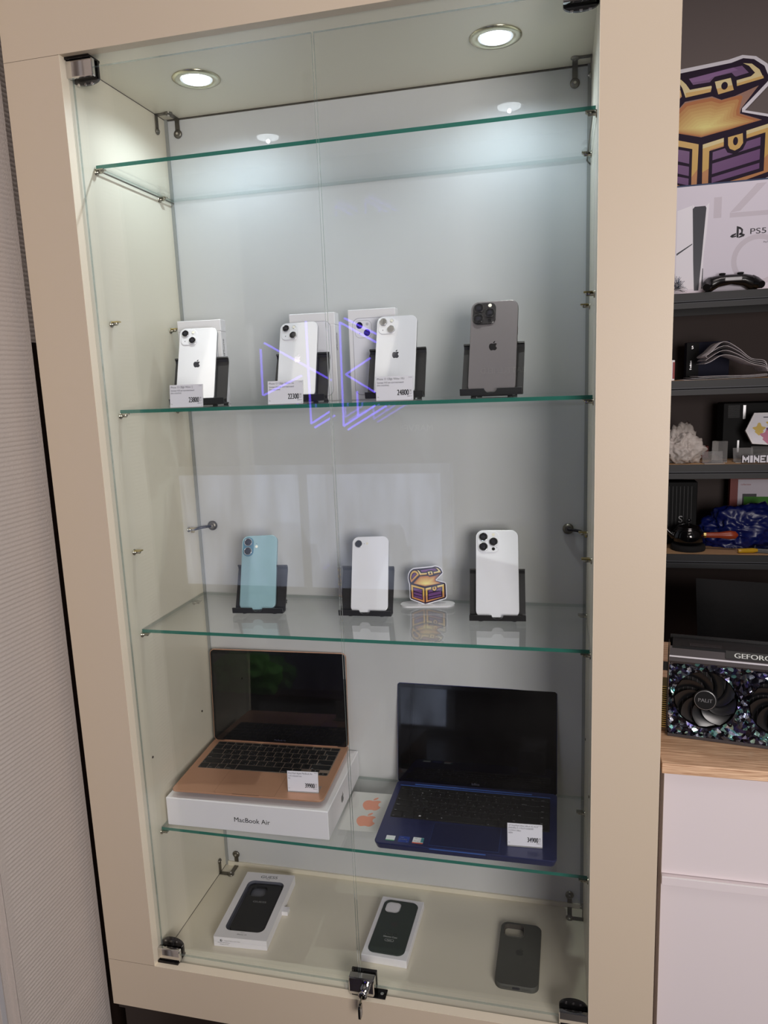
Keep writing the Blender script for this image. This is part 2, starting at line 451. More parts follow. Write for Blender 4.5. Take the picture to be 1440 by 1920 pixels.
def apple(mb, h, m, M, z=0.0, th=0.0001):
    k = h / 1000.0
    for P in (AP_BODY, AP_LEAF):
        mb.prism([((x - 407) * k, (500 - y) * k) for x, y in P], z, z + th, m, M)
    return mb

# ================================================================== SETTING
W, D, ZC, SY = 0.80, 0.3155, 1.6045, 0.0667
SH = [1.4586, 1.0569, 0.6554, 0.2544]
FL = -0.35
mb = MB(); mb.box(-2.6, 3.2, -3.6, 2.4, FL - 0.05, FL, 'floor_tile'); struct(mb, 'floor')
mb = MB(); mb.box(-2.6, 3.2, -3.6, 2.4, 2.45, 2.5, 'ceiling_paint'); struct(mb, 'ceiling')
mb = MB(); mb.box(0.5, 3.2, 1.75, 1.85, FL, 2.45, 'wall_paint'); struct(mb, 'wall_back')
mb = MB(); mb.box(-2.6, 3.2, -3.6, -3.5, FL, 2.45, 'wall_room'); struct(mb, 'wall_front')
mb = MB(); mb.box(-1.3, 0.895, 0.375, 0.45, FL, 2.45, 'wall_room'); mb.box(-0.098, 0.895, 0.0, 0.375, 1.9, 2.45, 'wall_room'); struct(mb, 'wall_partition')
mb = MB(); mb.box(2.2, 2.3, 0.0, 1.75, FL, 2.45, 'wall_paint'); struct(mb, 'wall_right')

# ribbed wallpaper column on the left: real ribs between smooth margins
def ribbed(mb, x, y0, y1, z0, z1, margin0, margin1, m='wallpaper', pitch=0.0078, amp=0.0012, slant=0.0):
    n = int((z1 - z0) / pitch * 6); ys = [y0, y0 + margin0 * .6, y0 + margin0, y1 - margin1, y1 - margin1 * .7, y1]
    vs = []; fs = []
    for i in range(n + 1):
        z = z0 + (z1 - z0) * i / n
        for j, y in enumerate(ys):
            a = amp * (0.75 + 0.5 * noise.noise(Vector((0, y * 20, z * 40)))) if j in (2, 3) else 0.0
            vs.append((x + a * sin(2 * pi * z / pitch), y, z))
    q = len(ys)
    for i in range(n):
        for j in range(q - 1):
            a = i * q + j; fs.append((a, a + 1, a + q + 1, a + q))
    mb.add(vs, fs, m, I4, True)
mb = MB()
mb.box(-.25, -0.1325, -0.200, 0.022, FL, 2.45, 'wallpaper')
ribbed(mb, -0.130, -0.198, 0.026, -0.345, 2.44, 0.022, 0.016)
mb.box(-0.1325, -0.130, -0.198, -0.1975, -.345, 2.44, 'wallpaper'); mb.box(-0.14, -0.131, 0.022, 0.0255, -.345, 2.44, 'wallpaper')
# recess, white bead and the next ribbed bay
mb.box(-.25, -0.140, -0.225, -0.200, FL, 2.45, 'wallpaper')
mb.box(-0.150, -0.133, -0.231, -0.222, FL, 2.45, 'wallpaper_trim')
mb.box(-.25, -0.134, -0.30, -0.231, FL, 2.45, 'wallpaper')
ribbed(mb, -0.1325, -0.30, -0.236, -0.345, 2.44, 0.02, 0.01)
struct(mb, 'wall_left')
mb = MB()
mb.box(-0.60, -0.155, 0.10, 0.37, 1.18, 2.44, 'wallpaper')
ribbed(mb, -0.153, 0.04, 0.37, 1.18, 2.44, 0.003, 0.003)
mb.box(-0.60, -0.16, 0.05, 0.37, FL, 1.18, 'dark_wood')
struct(mb, 'trim_1')

# ================================================================== DISPLAY CABINET
cab = thing('display_cabinet', 'tall built-in beige display cabinet with two glass doors and cool downlights', 'display cabinet', (0.4, 0, FL))
def cpart(mb, name, parent=None, **kw):
    return mb.build(name, parent or cab, loc=(-0.4, 0, -FL) if parent is None else None, **kw)
ZJ0, ZJ1 = 0.004, 1.6022
mb = MB(); mb.box(-0.100, -0.0003, 0, 0.018, ZJ0 + .0004, ZJ1 - .0006, 'frame_laminate'); mb.box(-.0003, 0.0, 0, 0.018, ZJ0, ZJ1, 'edge_band'); cpart(mb, 'left_stile')
mb = MB(); mb.box(W + .0003, 0.900, 0, 0.018, ZJ0 + .0004, ZJ1 - .0006, 'frame_laminate'); mb.box(W, W + .0003, 0, 0.018, ZJ0, ZJ1, 'edge_band'); cpart(mb, 'right_stile')
mb = MB(); mb.box(-0.100, 0.900, 0, 0.018, ZJ1, 1.90, 'frame_laminate'); cpart(mb, 'top_rail')
mb = MB(); mb.box(-0.100, 0.900, 0, 0.018, -0.096, ZJ0 - .0004, 'frame_laminate'); mb.box(0, W, 0, 0.018, ZJ0 - .0004, ZJ0, 'edge_band'); cpart(mb, 'bottom_rail')
for xa, xb, z in ((-.099, -.001, ZJ0), (-.099, -.001, ZJ1), (W + .001, .899, ZJ0), (W + .001, .899, ZJ1)):
    mb = MB(); mb.box(xa, xb, 0.0005, 0.0175, z - .001, z + .001, 'seam_dark'); cpart(mb, 'joint_line')
mb = MB(); mb.box(-0.018, 0, 0.0186, D + 0.03, -0.018, ZC + .018, 'inner_laminate'); cpart(mb, 'left_side_panel')
mb = MB(); mb.box(W, W + 0.018, 0.0186, D + 0.03, -0.018, ZC + .018, 'inner_laminate'); cpart(mb, 'right_side_panel')
mb = MB(); mb.box(0, W, 0.0186, D + 0.03, ZC, ZC + 0.018, 'inner_laminate'); cpart(mb, 'top_panel')
mb = MB(); mb.box(0, W, 0.0186, D + 0.03, -0.018, 0.0, 'inner_laminate'); cpart(mb, 'bottom_panel')
mb = MB(); mb.box(0.006, W - 0.006, D, D + 0.006, 0.010, ZC - 0.003, 'back_panel'); cpart(mb, 'back_panel')
mb = MB(); mb.box(0, W, D + 0.010, D + 0.03, 0, ZC, 'seal'); cpart(mb, 'backing_board')
mb = MB(); mb.box(0.0, 0.006, D - .003, D + 0.008, 0.0, ZC, 'seal'); mb.box(W - 0.006, W, D - .003, D + 0.008, 0.0, ZC, 'seal'); mb.box(0.006, W - .006, D - .004, D + .008, 0.0, 0.010, 'inner_laminate'); cpart(mb, 'edge_seal')
for b_ in ((0, .0007, .0186, D - .003, ZC - .0009, ZC), (0, .0007, .0186, D - .003, 0, .0008), (.006, W - .006, D - .0012, D - .0002, ZC - .0012, ZC)):
    mb = MB(); mb.box(*b_, 'seam_dark'); cpart(mb, 'joint_line')
mb = MB(); mb.box(-0.098, 0.898, 0.03, 0.34, FL, -0.098, 'dark_wood'); mb.box(-0.098, .898, 0.012, 0.03, -0.115, -0.098, 'dark_wood'); cpart(mb, 'plinth')
mb = MB(); mb.box(-0.100, -0.082, 0.0186, 0.36, -0.096, 1.90, 'frame_laminate'); mb.box(0.882, 0.900, 0.0186, 0.36, -0.096, 1.90, 'frame_laminate'); cpart(mb, 'outer_side')

# downlights in the top panel
for lx, ly in LAMPS:
    mb = MB(); M = T(lx, ly, ZC) @ RX(pi)
    mb.lathe([(0.0405, 0.0), (0.0405, 0.0012), (0.037, 0.0032), (0.031, 0.0036), (0.0275, 0.0018), (0.0255, 0.0)], 'ring_metal', M, 48, False, False)
    dl = cpart(mb, 'downlight')
    mb = MB(); mb.lathe([(0.0275, 0.0004), (0.0262, 0.0022), (0.0235, 0.0010), (0.022, 0.0004)], 'reflector', M, 40, False, False)
    mb.lathe([(0.0225, 0.0006), (0.0222, 0.003), (0.016, 0.0046), (0.006, 0.0052)], 'bulb', M, 40)
    mb.build('bulb', dl)

# shelf pins
def pin(y, z, side, flat=True, m='nickel', white=False):
    mb = MB(); s = 1 if side == 'l' else -1; x = 0 if side == 'l' else W
    M = T(x, y, z) @ RY(s * pi / 2)
    mb.lathe([(0.0055, 0.0), (0.0055, 0.0015), (0.0028, 0.002), (0.0028, 0.012)], m, M, 16)
    xa, xb = sorted((x + s * 0.003, x + s * 0.016))
    mb.box(xa, xb, y - .005, y + .005, z + 0.0022, z + 0.0042, 'brass' if white else m)
    mb.cyl(0.0042, 0.0, 0.0022, m, T(x + s * .010, y, z - .0002), 14)
    cpart(mb, 'shelf_pin')
for sd in 'lr':
    for z in SH:
        for y in (0.068, 0.268): pin(y, z - 0.0103, sd)
    for z in (1.2032, 0.8012):
        pin(0.068, z, sd, white=True); pin(0.268 if z > 1 else 0.272, z, sd, white=True)
for y, z in ((0.262, 0.403), (0.062, 0.403)):
    for x, s in ((0, 1), (W, -1)): mb = MB(); mb.cyl(0.0022, 0.0, 0.0012, 'seam_dark', T(x, y, z) @ RY(s * pi / 2), 12); cpart(mb, 'pin_hole')
# thin wire spacer rods under the top shelf at both ends
for x, s in ((0.006, 1), (W - .006, -1)):
    mb = MB(); mb.tube([(x, 0.070, SH[0] - 0.0085), (x, 0.312, SH[0] - 0.0085)], 0.0013, 'bracket_metal', n=8); cpart(mb, 'support_rod')

# corner brackets holding the back panel
def bracket(side, zc, up):
    """three flat arms meeting in a corner of the cabinet, each ending in a round pad"""
    s = 1 if side == 'l' else -1; x0 = 0 if side == 'l' else W; mb = MB(); u = up; e = .0016
    bx = x0 + s * 0.027; yb = 0.281
    def arm(a, b, n, w=0.0045):
        a, b, n = Vector(a), Vector(b), Vector(n); d = (b - a).normalized(); c = n.cross(d)
        M = Matrix(((d.x, c.x, n.x, a.x), (d.y, c.y, n.y, a.y), (d.z, c.z, n.z, a.z), (0, 0, 0, 1)))
        mb.box(0, (b - a).length, -w, w, 0, e, 'bracket_metal', M)
    def pad(p, n, r=0.0075):
        q = Vector(n).to_track_quat('Z', 'Y').to_matrix().to_4x4(); M = T(*p) @ q
        mb.lathe([(r, 0), (r, 0.002), (r * .7, 0.0035), (r * .35, 0.0038)], 'bracket_metal', M, 20); mb.cyl(r * .3, .003, .0052, 'chrome', M, 10)
    arm((x0, yb, zc), (bx, yb, zc), (0, 0, u)); pad((bx, yb, zc), (0, 0, u))
    arm((bx, yb, zc), (bx, D - .002, zc), (0, 0, u))
    arm((x0 + s * .001, yb, zc), (x0 + s * .001, yb, zc + u * .030), (s, 0, 0)); pad((x0 + s * .001, yb, zc + u * .030), (s, 0, 0), .006)
    arm((bx, D - .001, zc), (bx, D - .001, zc + u * .028), (0, -1, 0)); pad((bx, D - .001, zc + u * .028), (0, -1, 0), .0082)
    cpart(mb, 'corner_bracket')
for sd in 'lr': bracket(sd, ZC - .0002, -1); bracket(sd, 0.0002, 1)
def midbracket(side):
    s = 1 if side == 'l' else -1; x0 = 0 if side == 'l' else W; mb = MB()
    M = T(x0 + s * 0.034, D, 0.8018) @ RX(pi / 2)
    mb.lathe([(0.010, 0), (0.010, 0.004), (0.006, 0.0058)], 'bracket_metal', M, 24); mb.cyl(.0026, .005, .008, 'chrome', M, 12)
    mb.tube([(x0 + s * .034, D - .006, .8018), (x0 + s * .012, D - .012, .799), (x0, 0.288, 0.797)], 0.0028, 'dark_chrome', n=8)
    mb.cyl(.006, 0, .004, 'brass', T(x0, 0.286, 0.797) @ RY(s * pi / 2), 16)
    cpart(mb, 'corner_bracket')
midbracket('l'); midbracket('r')

# glass doors with their chrome clamps
def glass_sheet(x0, x1, y0, y1, z0, z1, axis, face, edge):
    mb = MB(); c = [(x0, x1), (y0, y1), (z0, z1)]
    vs = [(x, y, z) for z in c[2] for y in c[1] for x in c[0]]
    fs = {2: [(0, 2, 3, 1), (4, 5, 7, 6)], 1: [(0, 1, 5, 4), (2, 6, 7, 3)], 0: [(0, 4, 6, 2), (1, 3, 7, 5)]}
    for a in range(3):
        if a == axis: mb.add(vs, fs[a], face)
        elif edge == 'glass_green_edge':
            for k_, f_ in enumerate(fs[a]): mb.add(vs, [f_], edge if (a == 1 and k_ == 0) else 'glass_faint_edge')
        else: mb.add(vs, fs[a], edge)
    return mb
GY0, GY1 = 0.0235, 0.0285
def clamp(door, xc, zb, zt, top, flip):
    w = 0.0235; mb = MB(); F = frame((xc, 0.0225, (zb + zt) / 2)); h = zt - zb
    mb.bbox(-w, w, -h / 2, h / 2, 0.0, 0.0085, 'chrome', F, 0.0012)
    o = [(-w, -h / 2), (w, -h / 2), (w, h / 2)] + [(w * cos(a) * .96, h / 2 + (.007 if top else .012) * sin(a)) for a in [pi * i / 12 for i in range(1, 12)]] + [(-w, h / 2)]
    if top: o = [(x, -y) for x, y in o]
    mb.prism(o, -0.0115, -0.0065, 'dark_chrome', F)
    for dx in (-.012, 0, .012): mb.cyl(.0022, -.0065, -.0055, 'chrome', F @ T(dx, (h / 2 + .006) * (-1 if top else 1), 0), 12)
    z = (zb - .0035) if not top else zt
    mb.box(xc - w * .9, xc + w * .9, 0.010, 0.040, z, z + .0035, 'dark_chrome'); mb.cyl(.004, z, z + .006, 'dark_chrome', T(xc - flip * .010, .018, 0), 12)
    return mb.build('hinge', door)
for k, (x0, x1, xh, fl) in enumerate(((0.0035, 0.3990, 0.0225, 1), (0.4025, 0.7965, 0.7765, -1))):
    d = cpart(glass_sheet(x0, x1, GY0, GY1, 0.0135, 1.5890, 1, 'glass_clear', 'glass_door_edge'), 'glass_door')
    clamp(d, xh, 0.0075, 0.0315, False, fl); clamp(d, xh, 1.573, 1.5985, True, fl)
# lock
mb = MB(); F = frame((0.4085, 0.0235, 0.0225)); mb.bbox(-.0235, .0235, -.0175, .0175, 0.0, 0.0155, 'chrome', F, .0018)
mb.bbox(-.0235, .0235, -.0165, .0165, -.012, -.0055, 'dark_chrome', F, .001)
mb.lathe([(.0088, 0), (.0088, .006), (.0072, .011), (.0082, .013), (.0082, .0165), (.0055, .0172)], 'chrome', F @ T(.0065, -.002, .0155), 32)
mb.cyl(.004, .0172, .0182, 'dark_chrome', F @ T(.0065, -.002, .0155), 20)
lk = cpart(mb, 'lock')
mb = MB(); mb.bbox(-.006, .056, .008, .030, 0, .0022, 'dark_chrome', T(.396, 0, .0042), .0008); mb.cyl(.003, 0, .001, 'chrome', T(.444, .018, .0064), 14)
mb.build('strike_plate', lk)
mb = MB(); mb.box(-.0008, .0008, -.004, .004, -.018, 0, 'nickel')
o = rr(.015, .026, .005, 5, 0, -.014); Mk = T(0, -.0145, 0) @ Matrix(((0, 0, 1, 0), (1, 0, 0, 0), (0, 1, 0, 0), (0, 0, 0, 1)))
mb = MB(); mb.box(-.0009, .0009, -.016, 0, -.003, .003, 'nickel'); mb.prism(o, -.0018, .0018, 'black_gloss', Mk @ T(0, 0, 0))
mb.prism(rr(.008, .014, .003, 4, 0, -.016), -.0022, .0022, 'silver_grey', Mk)
k = mb.build('key', loc=(.415, -.0105, .0205)); tag(k, 'small cabinet key with dark bow hanging in the chrome lock', 'key')
mb = MB(); mb.lathe([(.0035, 0), (.0042, .006), (.0025, .012)], 'acrylic_clear', T(.377, .0215, .0045), 14); cpart(mb, 'door_bumper')

# glass shelves
SHN = ['empty glass shelf, topmost, just below the downlights', 'glass shelf at eye level carrying the two-lens white phones and grey phone',
       'glass shelf carrying the teal phone and the small treasure chest figure', 'lowest glass shelf, under the two open laptops']
for z, lb in zip(SH, SHN):
    g = glass_sheet(0.0016, W - 0.0016, SY, 0.3105, z - 0.006, z, 2, 'glass_shelf', 'glass_green_edge').build('glass_shelf')
    tag(g, lb, 'glass shelf', 'glass shelves in the cabinet')

# ================================================================== PHONE STANDS
def make_stand(label):
    t = thing('phone_stand', label, 'phone stand', group='black phone stands')
    # side profile in (y, z); y grows away from the viewer, origin = front lip foot on the shelf
    tl = tan = math.tan(radians(24))
    mb = MB(); w = .050
    back = [(0.0155, 0.0085), (0.0135, 0.012), (0.0185 , 0.024), (0.0205 + .036 * tl, 0.060), (0.0205 + .060 * tl, 0.082), (.0205 + .066 * tl, .0855), (.0205 + .062 * tl, .088)]
    back = [(0.0140, 0.0060), (0.0150, 0.012), (0.0150 + .030 * tl, 0.040), (0.0150 + .060 * tl, 0.070), (0.0150 + .070 * tl, 0.0785), (0.0150 + .068 * tl, .0835), (.0150 + .060 * tl, .0855)]
    mb.strip(list(reversed(back)), -w, w, .0030, 'black_plastic')
    bp = mb.build('back_plate', t)
    mb = MB(); mb.strip([(0.0165, 0.0035), (0.002, 0.0035), (-.001, .0055), (-.0022, .0085)], -w, w, -.0028, 'black_plastic')
    # lip with the half-round finger notch in its top edge
    o = [(-w, 0), (w, 0), (w, .0105), (.0115, .0105)] + [(.0105 * cos(a), .0105 - .0075 * sin(a)) for a in [pi * i / 10 for i in range(0, 11)]] + [(-.0115, .0105), (-w, .0105)]
    mb.prism(o, 0.0, .0026, 'black_plastic', frame((0, -.0015, .0045), 0, radians(-8)))
    mb.build('front_lip', t)
    mb = MB(); mb.bbox(-.034, .034, .006, .086, .0016, .0048, 'black_plastic', I4, .0012); mb.build('base_plate', t)
    mb = MB(); mb.strip([(.078, .0048), (.062, .020), (.040, .050)], -.020, .020, .0032, 'black_plastic')
    mb.tube([(-.022, .078, .0065), (.022, .078, .0065)], .0032, 'black_plastic'); mb.build('hinge_arm', t)
    for x in (-.030, .030):
        for y in (.010, .078): mb = MB(); mb.cyl(.0045, 0, .0019, 'rubber', T(x, y, 0), 14); mb.build('rubber_foot', t)
    return t
stand_spots = [  # x, y, z, yaw
    (0.112, 0.1400, SH[1], 9.0, 'black phone stand holding the leftmost white phone, behind tag 23800'),
    (0.2995, 0.1540, SH[1], 2.0, 'black phone stand holding the white phone behind tag 22300'),
    (0.4765, 0.1440, SH[1], 1.0, 'black phone stand in front of the box with a phone picture'),
    (0.6420, 0.1210, SH[1], -2.3, 'black phone stand holding the dark grey phone'),
    (0.1865, 0.1745, SH[2], 5.0, 'black phone stand holding the teal phone'),
    (0.3975, 0.1830, SH[2], 3.0, 'black phone stand holding the white single-lens phone'),
    (0.6430, 0.1830, SH[2], 4.4, 'black phone stand holding the white three-lens phone')]
proto = make_stand(stand_spots[0][4]); proto.location = stand_spots[0][:3]; proto.rotation_euler = (0, 0, radians(stand_spots[0][3]))
for x, y, z, a, lb in stand_spots[1:]: dup(proto, (x, y, z), radians(a), lb)

# ================================================================== PHONES (backs towards the viewer)
def lens(mb, F, x, y, r, ring='phone_silver', z=.0):
    M = F @ T(x, y, z)
    mb.lathe([(r * 1.13, 0), (r * 1.13, .0016), (r * 1.02, .0021), (r * .98, .0014)], ring, M, 28)
    mb.lathe([(r, .0012), (r, .0017)], 'lens_glass', M, 28)
    mb.lathe([(r * .45, .00172), (r * .42, .00178)], 'lens_inner', M, 20)
    mb.lathe([(r * .16, .0018), (r * .15, .00185)], 'lens_glass', M, 12)
def phone(kind, pos, yaw, tilt, label, roll=0.0):
    w, h, th, r = dict(two=(.0715, .1467, .0077, .0115), grey=(.0776, .1607, .0079, .0125), teal=(.0716, .1476, .0078, .0125), single=(.0715, .1467, .0078, .0125), three=(.0776, .163, .0083, .0135))[kind]
    t = thing('smartphone', label, 'phone', pos, radians(yaw))
    F = frame((0, 0, w / 2 * abs(sin(radians(roll)))), 0, radians(tilt)) @ RZ(radians(roll)) @ T(0, h / 2, 0)
    glassm = dict(two='phone_white', grey='phone_grey', teal='phone_teal', single='phone_matte_white', three='phone_matte_white')[kind]
    metal = dict(two='phone_silver', grey='phone_grey_metal', teal='phone_teal', single='phone_silver', three='phone_silver')[kind]
    mb = MB()
    mb.loft([(rr(w - .002, h - .002, r - .001, 8), -th), (rr(w, h, r, 8), -th + .0008), (rr(w, h, r, 8), -.0008), (rr(w - .0008, h - .0008, r - .0004, 8), -.0003)], metal, F, True)
    mb.prism(rr(w - .003, h - .003, r - .001, 8), -th - .0002, -th + .0001, 'screen', F)
    mb.bbox(w / 2 - .0002, w / 2 + .0005, .020, .033, -th * .62, -th * .38, metal, F, .0001)
    mb.build('metal_frame', t)
    mb = MB(); mb.loft([(rr(w - .0008, h - .0008, r - .0004, 10), -.0003), (rr(w - .0022, h - .0022, r - .001, 10), 0.0)], glassm, F, False, cap0=False)
    bg = mb.build('back_glass', t)
    mb = MB()
    cx = -w / 2; cy = h / 2
    if kind == 'two':
        s = .0305; M = F @ T(cx + .0035 + s / 2, cy - .0035 - s / 2, 0)
        mb.loft([(rr(s, s, .0085, 8), 0), (rr(s, s, .0085, 8), .0009), (rr(s - .0012, s - .0012, .008, 8), .0013)], 'phone_white', M, False)
        lens(mb, M, -.0070, .0072, .0060, z=.0013); lens(mb, M, .0070, -.0068, .0060, z=.0013)
        mb.lathe([(.0032, 0), (.0032, .0016), (.0026, .0018)], 'phone_silver', M @ T(.0078, .0090, 0), 20); mb.lathe([(.0026, .0018), (.0025, .0021)], 'flash_white', M @ T(.0078, .0090, 0), 20)
        mb.cyl(.0008, .0013, .0015, 'lens_glass', M @ T(-.0072, -.0080, 0), 10)
    elif kind in ('grey', 'three'):
        s = .0385 if kind == 'grey' else .0400; M = F @ T(cx + .003 + s / 2, cy - .003 - s / 2, 0)
        pm = 'phone_grey_dark' if kind == 'grey' else 'phone_matte_white'; ring = 'phone_grey_dark' if kind == 'grey' else 'phone_silver'
        mb.loft([(rr(s, s, .0105, 8), 0), (rr(s, s, .0105, 8), .0012), (rr(s - .0015, s - .0015, .010, 8), .0018)], pm, M, False)
        q = .0092; rl = .0076 if kind == 'grey' else .0074
        lens(mb, M, -q, q, rl, ring, .0018); lens(mb, M, -q, -q, rl, ring, .0018); lens(mb, M, q, 0.0, rl, ring, .0018)
        mb.cyl(.0029, .0018, .0024, 'flash_white', M @ T(q, .0135, 0), 18); mb.cyl(.0030, .0018, .0022, 'lens_glass', M @ T(q, -.0135, 0), 18); mb.cyl(.0006, .0018, .0021, 'lens_glass', M @ T(q + .0062, -.0112, 0), 8)
    elif kind == 'teal':
        M = F @ T(cx + .0135, cy - .0225, 0)
        mb.loft([(rr(.0215, .0385, .01074, 10), 0), (rr(.0215, .0385, .01074, 10), .0011), (rr(.0200, .0370, .0099, 10), .0017)], 'phone_teal_dark', M, False)
        lens(mb, M, 0, .0090, .0070, z=.0017); lens(mb, M, 0, -.0090, .0070, z=.0017)
        mb.cyl(.0028, 0, .0005, 'flash_white', F @ T(cx + .0300, cy - .0225, 0), 18); mb.cyl(.0006, 0, .0004, 'lens_glass', F @ T(cx + .0300, cy - .0165, 0), 8)
    else:
        lens(mb, F, cx + .0125, cy - .0145, .0066)
        mb.cyl(.0006, 0, .0004, 'lens_glass', F @ T(cx + .0235, cy - .0145, 0), 8); mb.cyl(.0023, 0, .0005, 'flash_white', F @ T(cx + .0292, cy - .0140, 0), 16)
    mb.build('camera_module', t)
    lm = dict(two='logo_silver', grey='logo_black').get(kind)
    if lm:
        mb = MB(); apple(mb, .0165 if kind == 'grey' else .0152, lm, F @ T(0, .002 if kind == 'two' else .0005, 0)); mb.build('logo', t)
    return t
def on_stand(i, kind, label, dx=0.0, tilt=None, yaw=None, roll=0.0):
    x, y, z, a, _ = stand_spots[i]; a0 = radians(a)
    # phone rests in the lip tray, its front face just behind the lip
    off = Vector((dx, .0032, 0)); off.rotate(Matrix.Rotation(a0, 3, 'Z'))
    return phone(kind, (x + off.x, y + off.y, z + .0078), a if yaw is None else yaw, tilt or 24, label, roll)
on_stand(0, 'two', 'white two-lens phone leaning nearest the left cabinet wall, behind tag 23800', -.006, 23)
on_stand(1, 'two', 'white two-lens phone on stand behind price tag 22300', -.005, 23, roll=1.4)
on_stand(2, 'two', 'white two-lens phone behind price tag 24800, box with phone picture behind', -.0015, 22)
on_stand(3, 'grey', 'dark grey three-lens phone on the eye-level shelf', 0.0, 22)
on_stand(4, 'teal', 'teal phone with two lenses stacked vertically', -.003, 26, roll=2.4)
on_stand(5, 'single', 'white phone with a single lens, beside the treasure chest figure', .007, 26, roll=1.8)
on_stand(6, 'three', 'white three-lens phone, right end of the middle shelf', 0.0, 26)

# ================================================================== PHONE BOXES behind the stands
def phone_box(x, y, yaw, w, h, th, label, pic=True, side=True, tilt=0.0):
    t = thing('phone_box', label, 'box', (x, y, SH[1]), radians(yaw), 'white phone boxes on the eye-level shelf')
    F = frame((0, 0, 0.0), 0, tilt) @ T(0, h / 2, 0)
    mb = MB(); mb.bbox(-w / 2, w / 2, -h / 2, h / 2 - .022, -th, 0, 'box_white', F, .0012)
    # printed picture of the phone back
    pw, ph = w * .80, h * .84; Z = .0001
    mb.prism(rr(pw + .0016, ph + .0016, .0122, 8, 0, -.003), Z, Z + .00005, 'print_edge', F); mb.prism(rr(pw, ph, .0115, 8, 0, -.003), Z + .00005, Z + .0001, 'card_white', F)
    s = pw * .43; cx, cy = -pw / 2 + .004 + s / 2, ph / 2 - .007 - s / 2
    mb.prism(rr(s + .001, s + .001, .009, 6, cx, cy), Z + .0001, Z + .00015, 'print_edge', F); mb.prism(rr(s, s, .0085, 6, cx, cy), Z + .00015, Z + .0002, 'card_white', F)
    for dx, dy in ((-.0068, .0068), (.0068, -.0066)): mb.prism(circ(.0060, 24, cx + dx, cy + dy), Z + .0002, Z + .0003, 'lens_glass', F)
    mb.prism(circ(.0026, 16, cx + .0075, cy + .0085), Z + .0002, Z + .0003, 'print_grey', F); mb.prism(circ(.0008, 10, cx - .007, cy - .0075), Z + .0002, Z + .0003, 'ink', F)
    apple(mb, .0155, 'logo_black', F @ T(0, -.002, 0), Z + .0001)
    S = F @ T(w / 2 + .0001, .028, -th / 2) @ RY(pi / 2)
    mb.text('iPhone', .0085, 'ink', S @ RZ(pi / 2), 'CENTER')
    mb.build('carton', t)
    mb = MB(); mb.bbox(-w / 2 - .0004, w / 2 + .0004, h / 2 - .022, h / 2, -th - .0004, -.0003, 'box_white', F, .0012); mb.build('lid', t)
    return t
phone_box(0.079, 0.234, 5, .086, .160, .028, 'white phone box standing behind the leftmost white phone')
phone_box(0.3068, 0.232, 3, .086, .160, .030, 'white phone box standing behind the phone tagged 22300, next to the door gap')
phone_box(0.4203, 0.230, 1, .087, .161, .028, 'white phone box with picture of pale phone, left of phone tagged 24800')

# ================================================================== PRICE TAGS
def price_tag(pos, yaw, tilt, lines, price, label, w=.061, h=.0385, foot=True, unit='Цена за 1', size=.0035):
    t = thing('price_tag', label, 'price tag', pos, radians(yaw), 'white price tags')
    F = frame((0, 0, .0012), 0, radians(tilt)) @ T(0, h / 2, 0)
    mb = MB(); mb.box(-w / 2, w / 2, -h / 2, h / 2, -.0004, 0, 'card_white', F)
    y = h / 2 - .0022 - size
    for i, l in enumerate(lines):
        s = size if (i == 0 or len(lines) > 3) else size * .78
        mb.text(l, s, 'ink_grey', F @ T(-w / 2 + .0016, y, .0001), xs=.80); y -= s * 1.55
    mb.text('13.02.2026', .0013, 'ink_grey', F @ T(w / 2 - .0012, h / 2 - .0032, .0001), 'RIGHT', .8)
    mb.text(price, .0092, 'ink', F @ T(w / 2 - .0070, -h / 2 + .0080, .0001), 'RIGHT', .60, .06)
    mb.text('00', .0030, 'ink', F @ T(w / 2 - .0060, -h / 2 + .0138, .0001), xs=.8); mb.box(w / 2 - .0060, w / 2 - .0020, -h / 2 + .0122, -h / 2 + .0125, 0, .0001, 'ink', F)
    mb.text('руб', .0018, 'ink_grey', F @ T(w / 2 - .0060, -h / 2 + .0094, .0001), xs=.8)
    mb.text(unit, .0016, 'ink', F @ T(w / 2 - .0012, -h / 2 + .0056, .0001), 'RIGHT', .9, .02)
    mb.text('шт', .0013, 'ink', F @ T(w / 2 - .0012, -h / 2 + .0018, .0001), 'RIGHT', .9)
    mb.text('Код', .0013, 'ink', F @ T(-w / 2 + .0014, -h / 2 + .0052, .0001), xs=.9)
    mb.build('card', t)
    mb = MB(); mb.box(-w / 2 - .0005, w / 2 + .0005, -h / 2 - .0006, h / 2, -.0016, -.0005, 'acrylic_clear', F)
    mb.box(-w / 2 - .0005, w / 2 + .0005, -.001, .022, 0, .0011, 'acrylic_clear'); mb.box(-w / 2, w / 2, -.0016, -.0008, 0, .0014, 'acrylic_edge')
    mb.build('clear_holder', t)
    return t
zam = ['Замена АКБ на оригинальный', '(без коробки)']
price_tag((0.1245, 0.0760, SH[1]), 2, 7, ['iPhone 13 128gb White / J'] + zam, '23800', 'price tag reading 23800, leftmost tag on the eye-level shelf')
price_tag((0.3055, 0.0770, SH[1]), 3, 8, ['iPhone 13 128gb White / LL'] + zam, '22300', 'price tag reading 22300, beside the door gap')
price_tag((0.4915, 0.0800, SH[1]), 1, 3, ['iPhone 13 128gb White / RU'] + zam, '24800', 'price tag reading 24800 in front of a white phone')

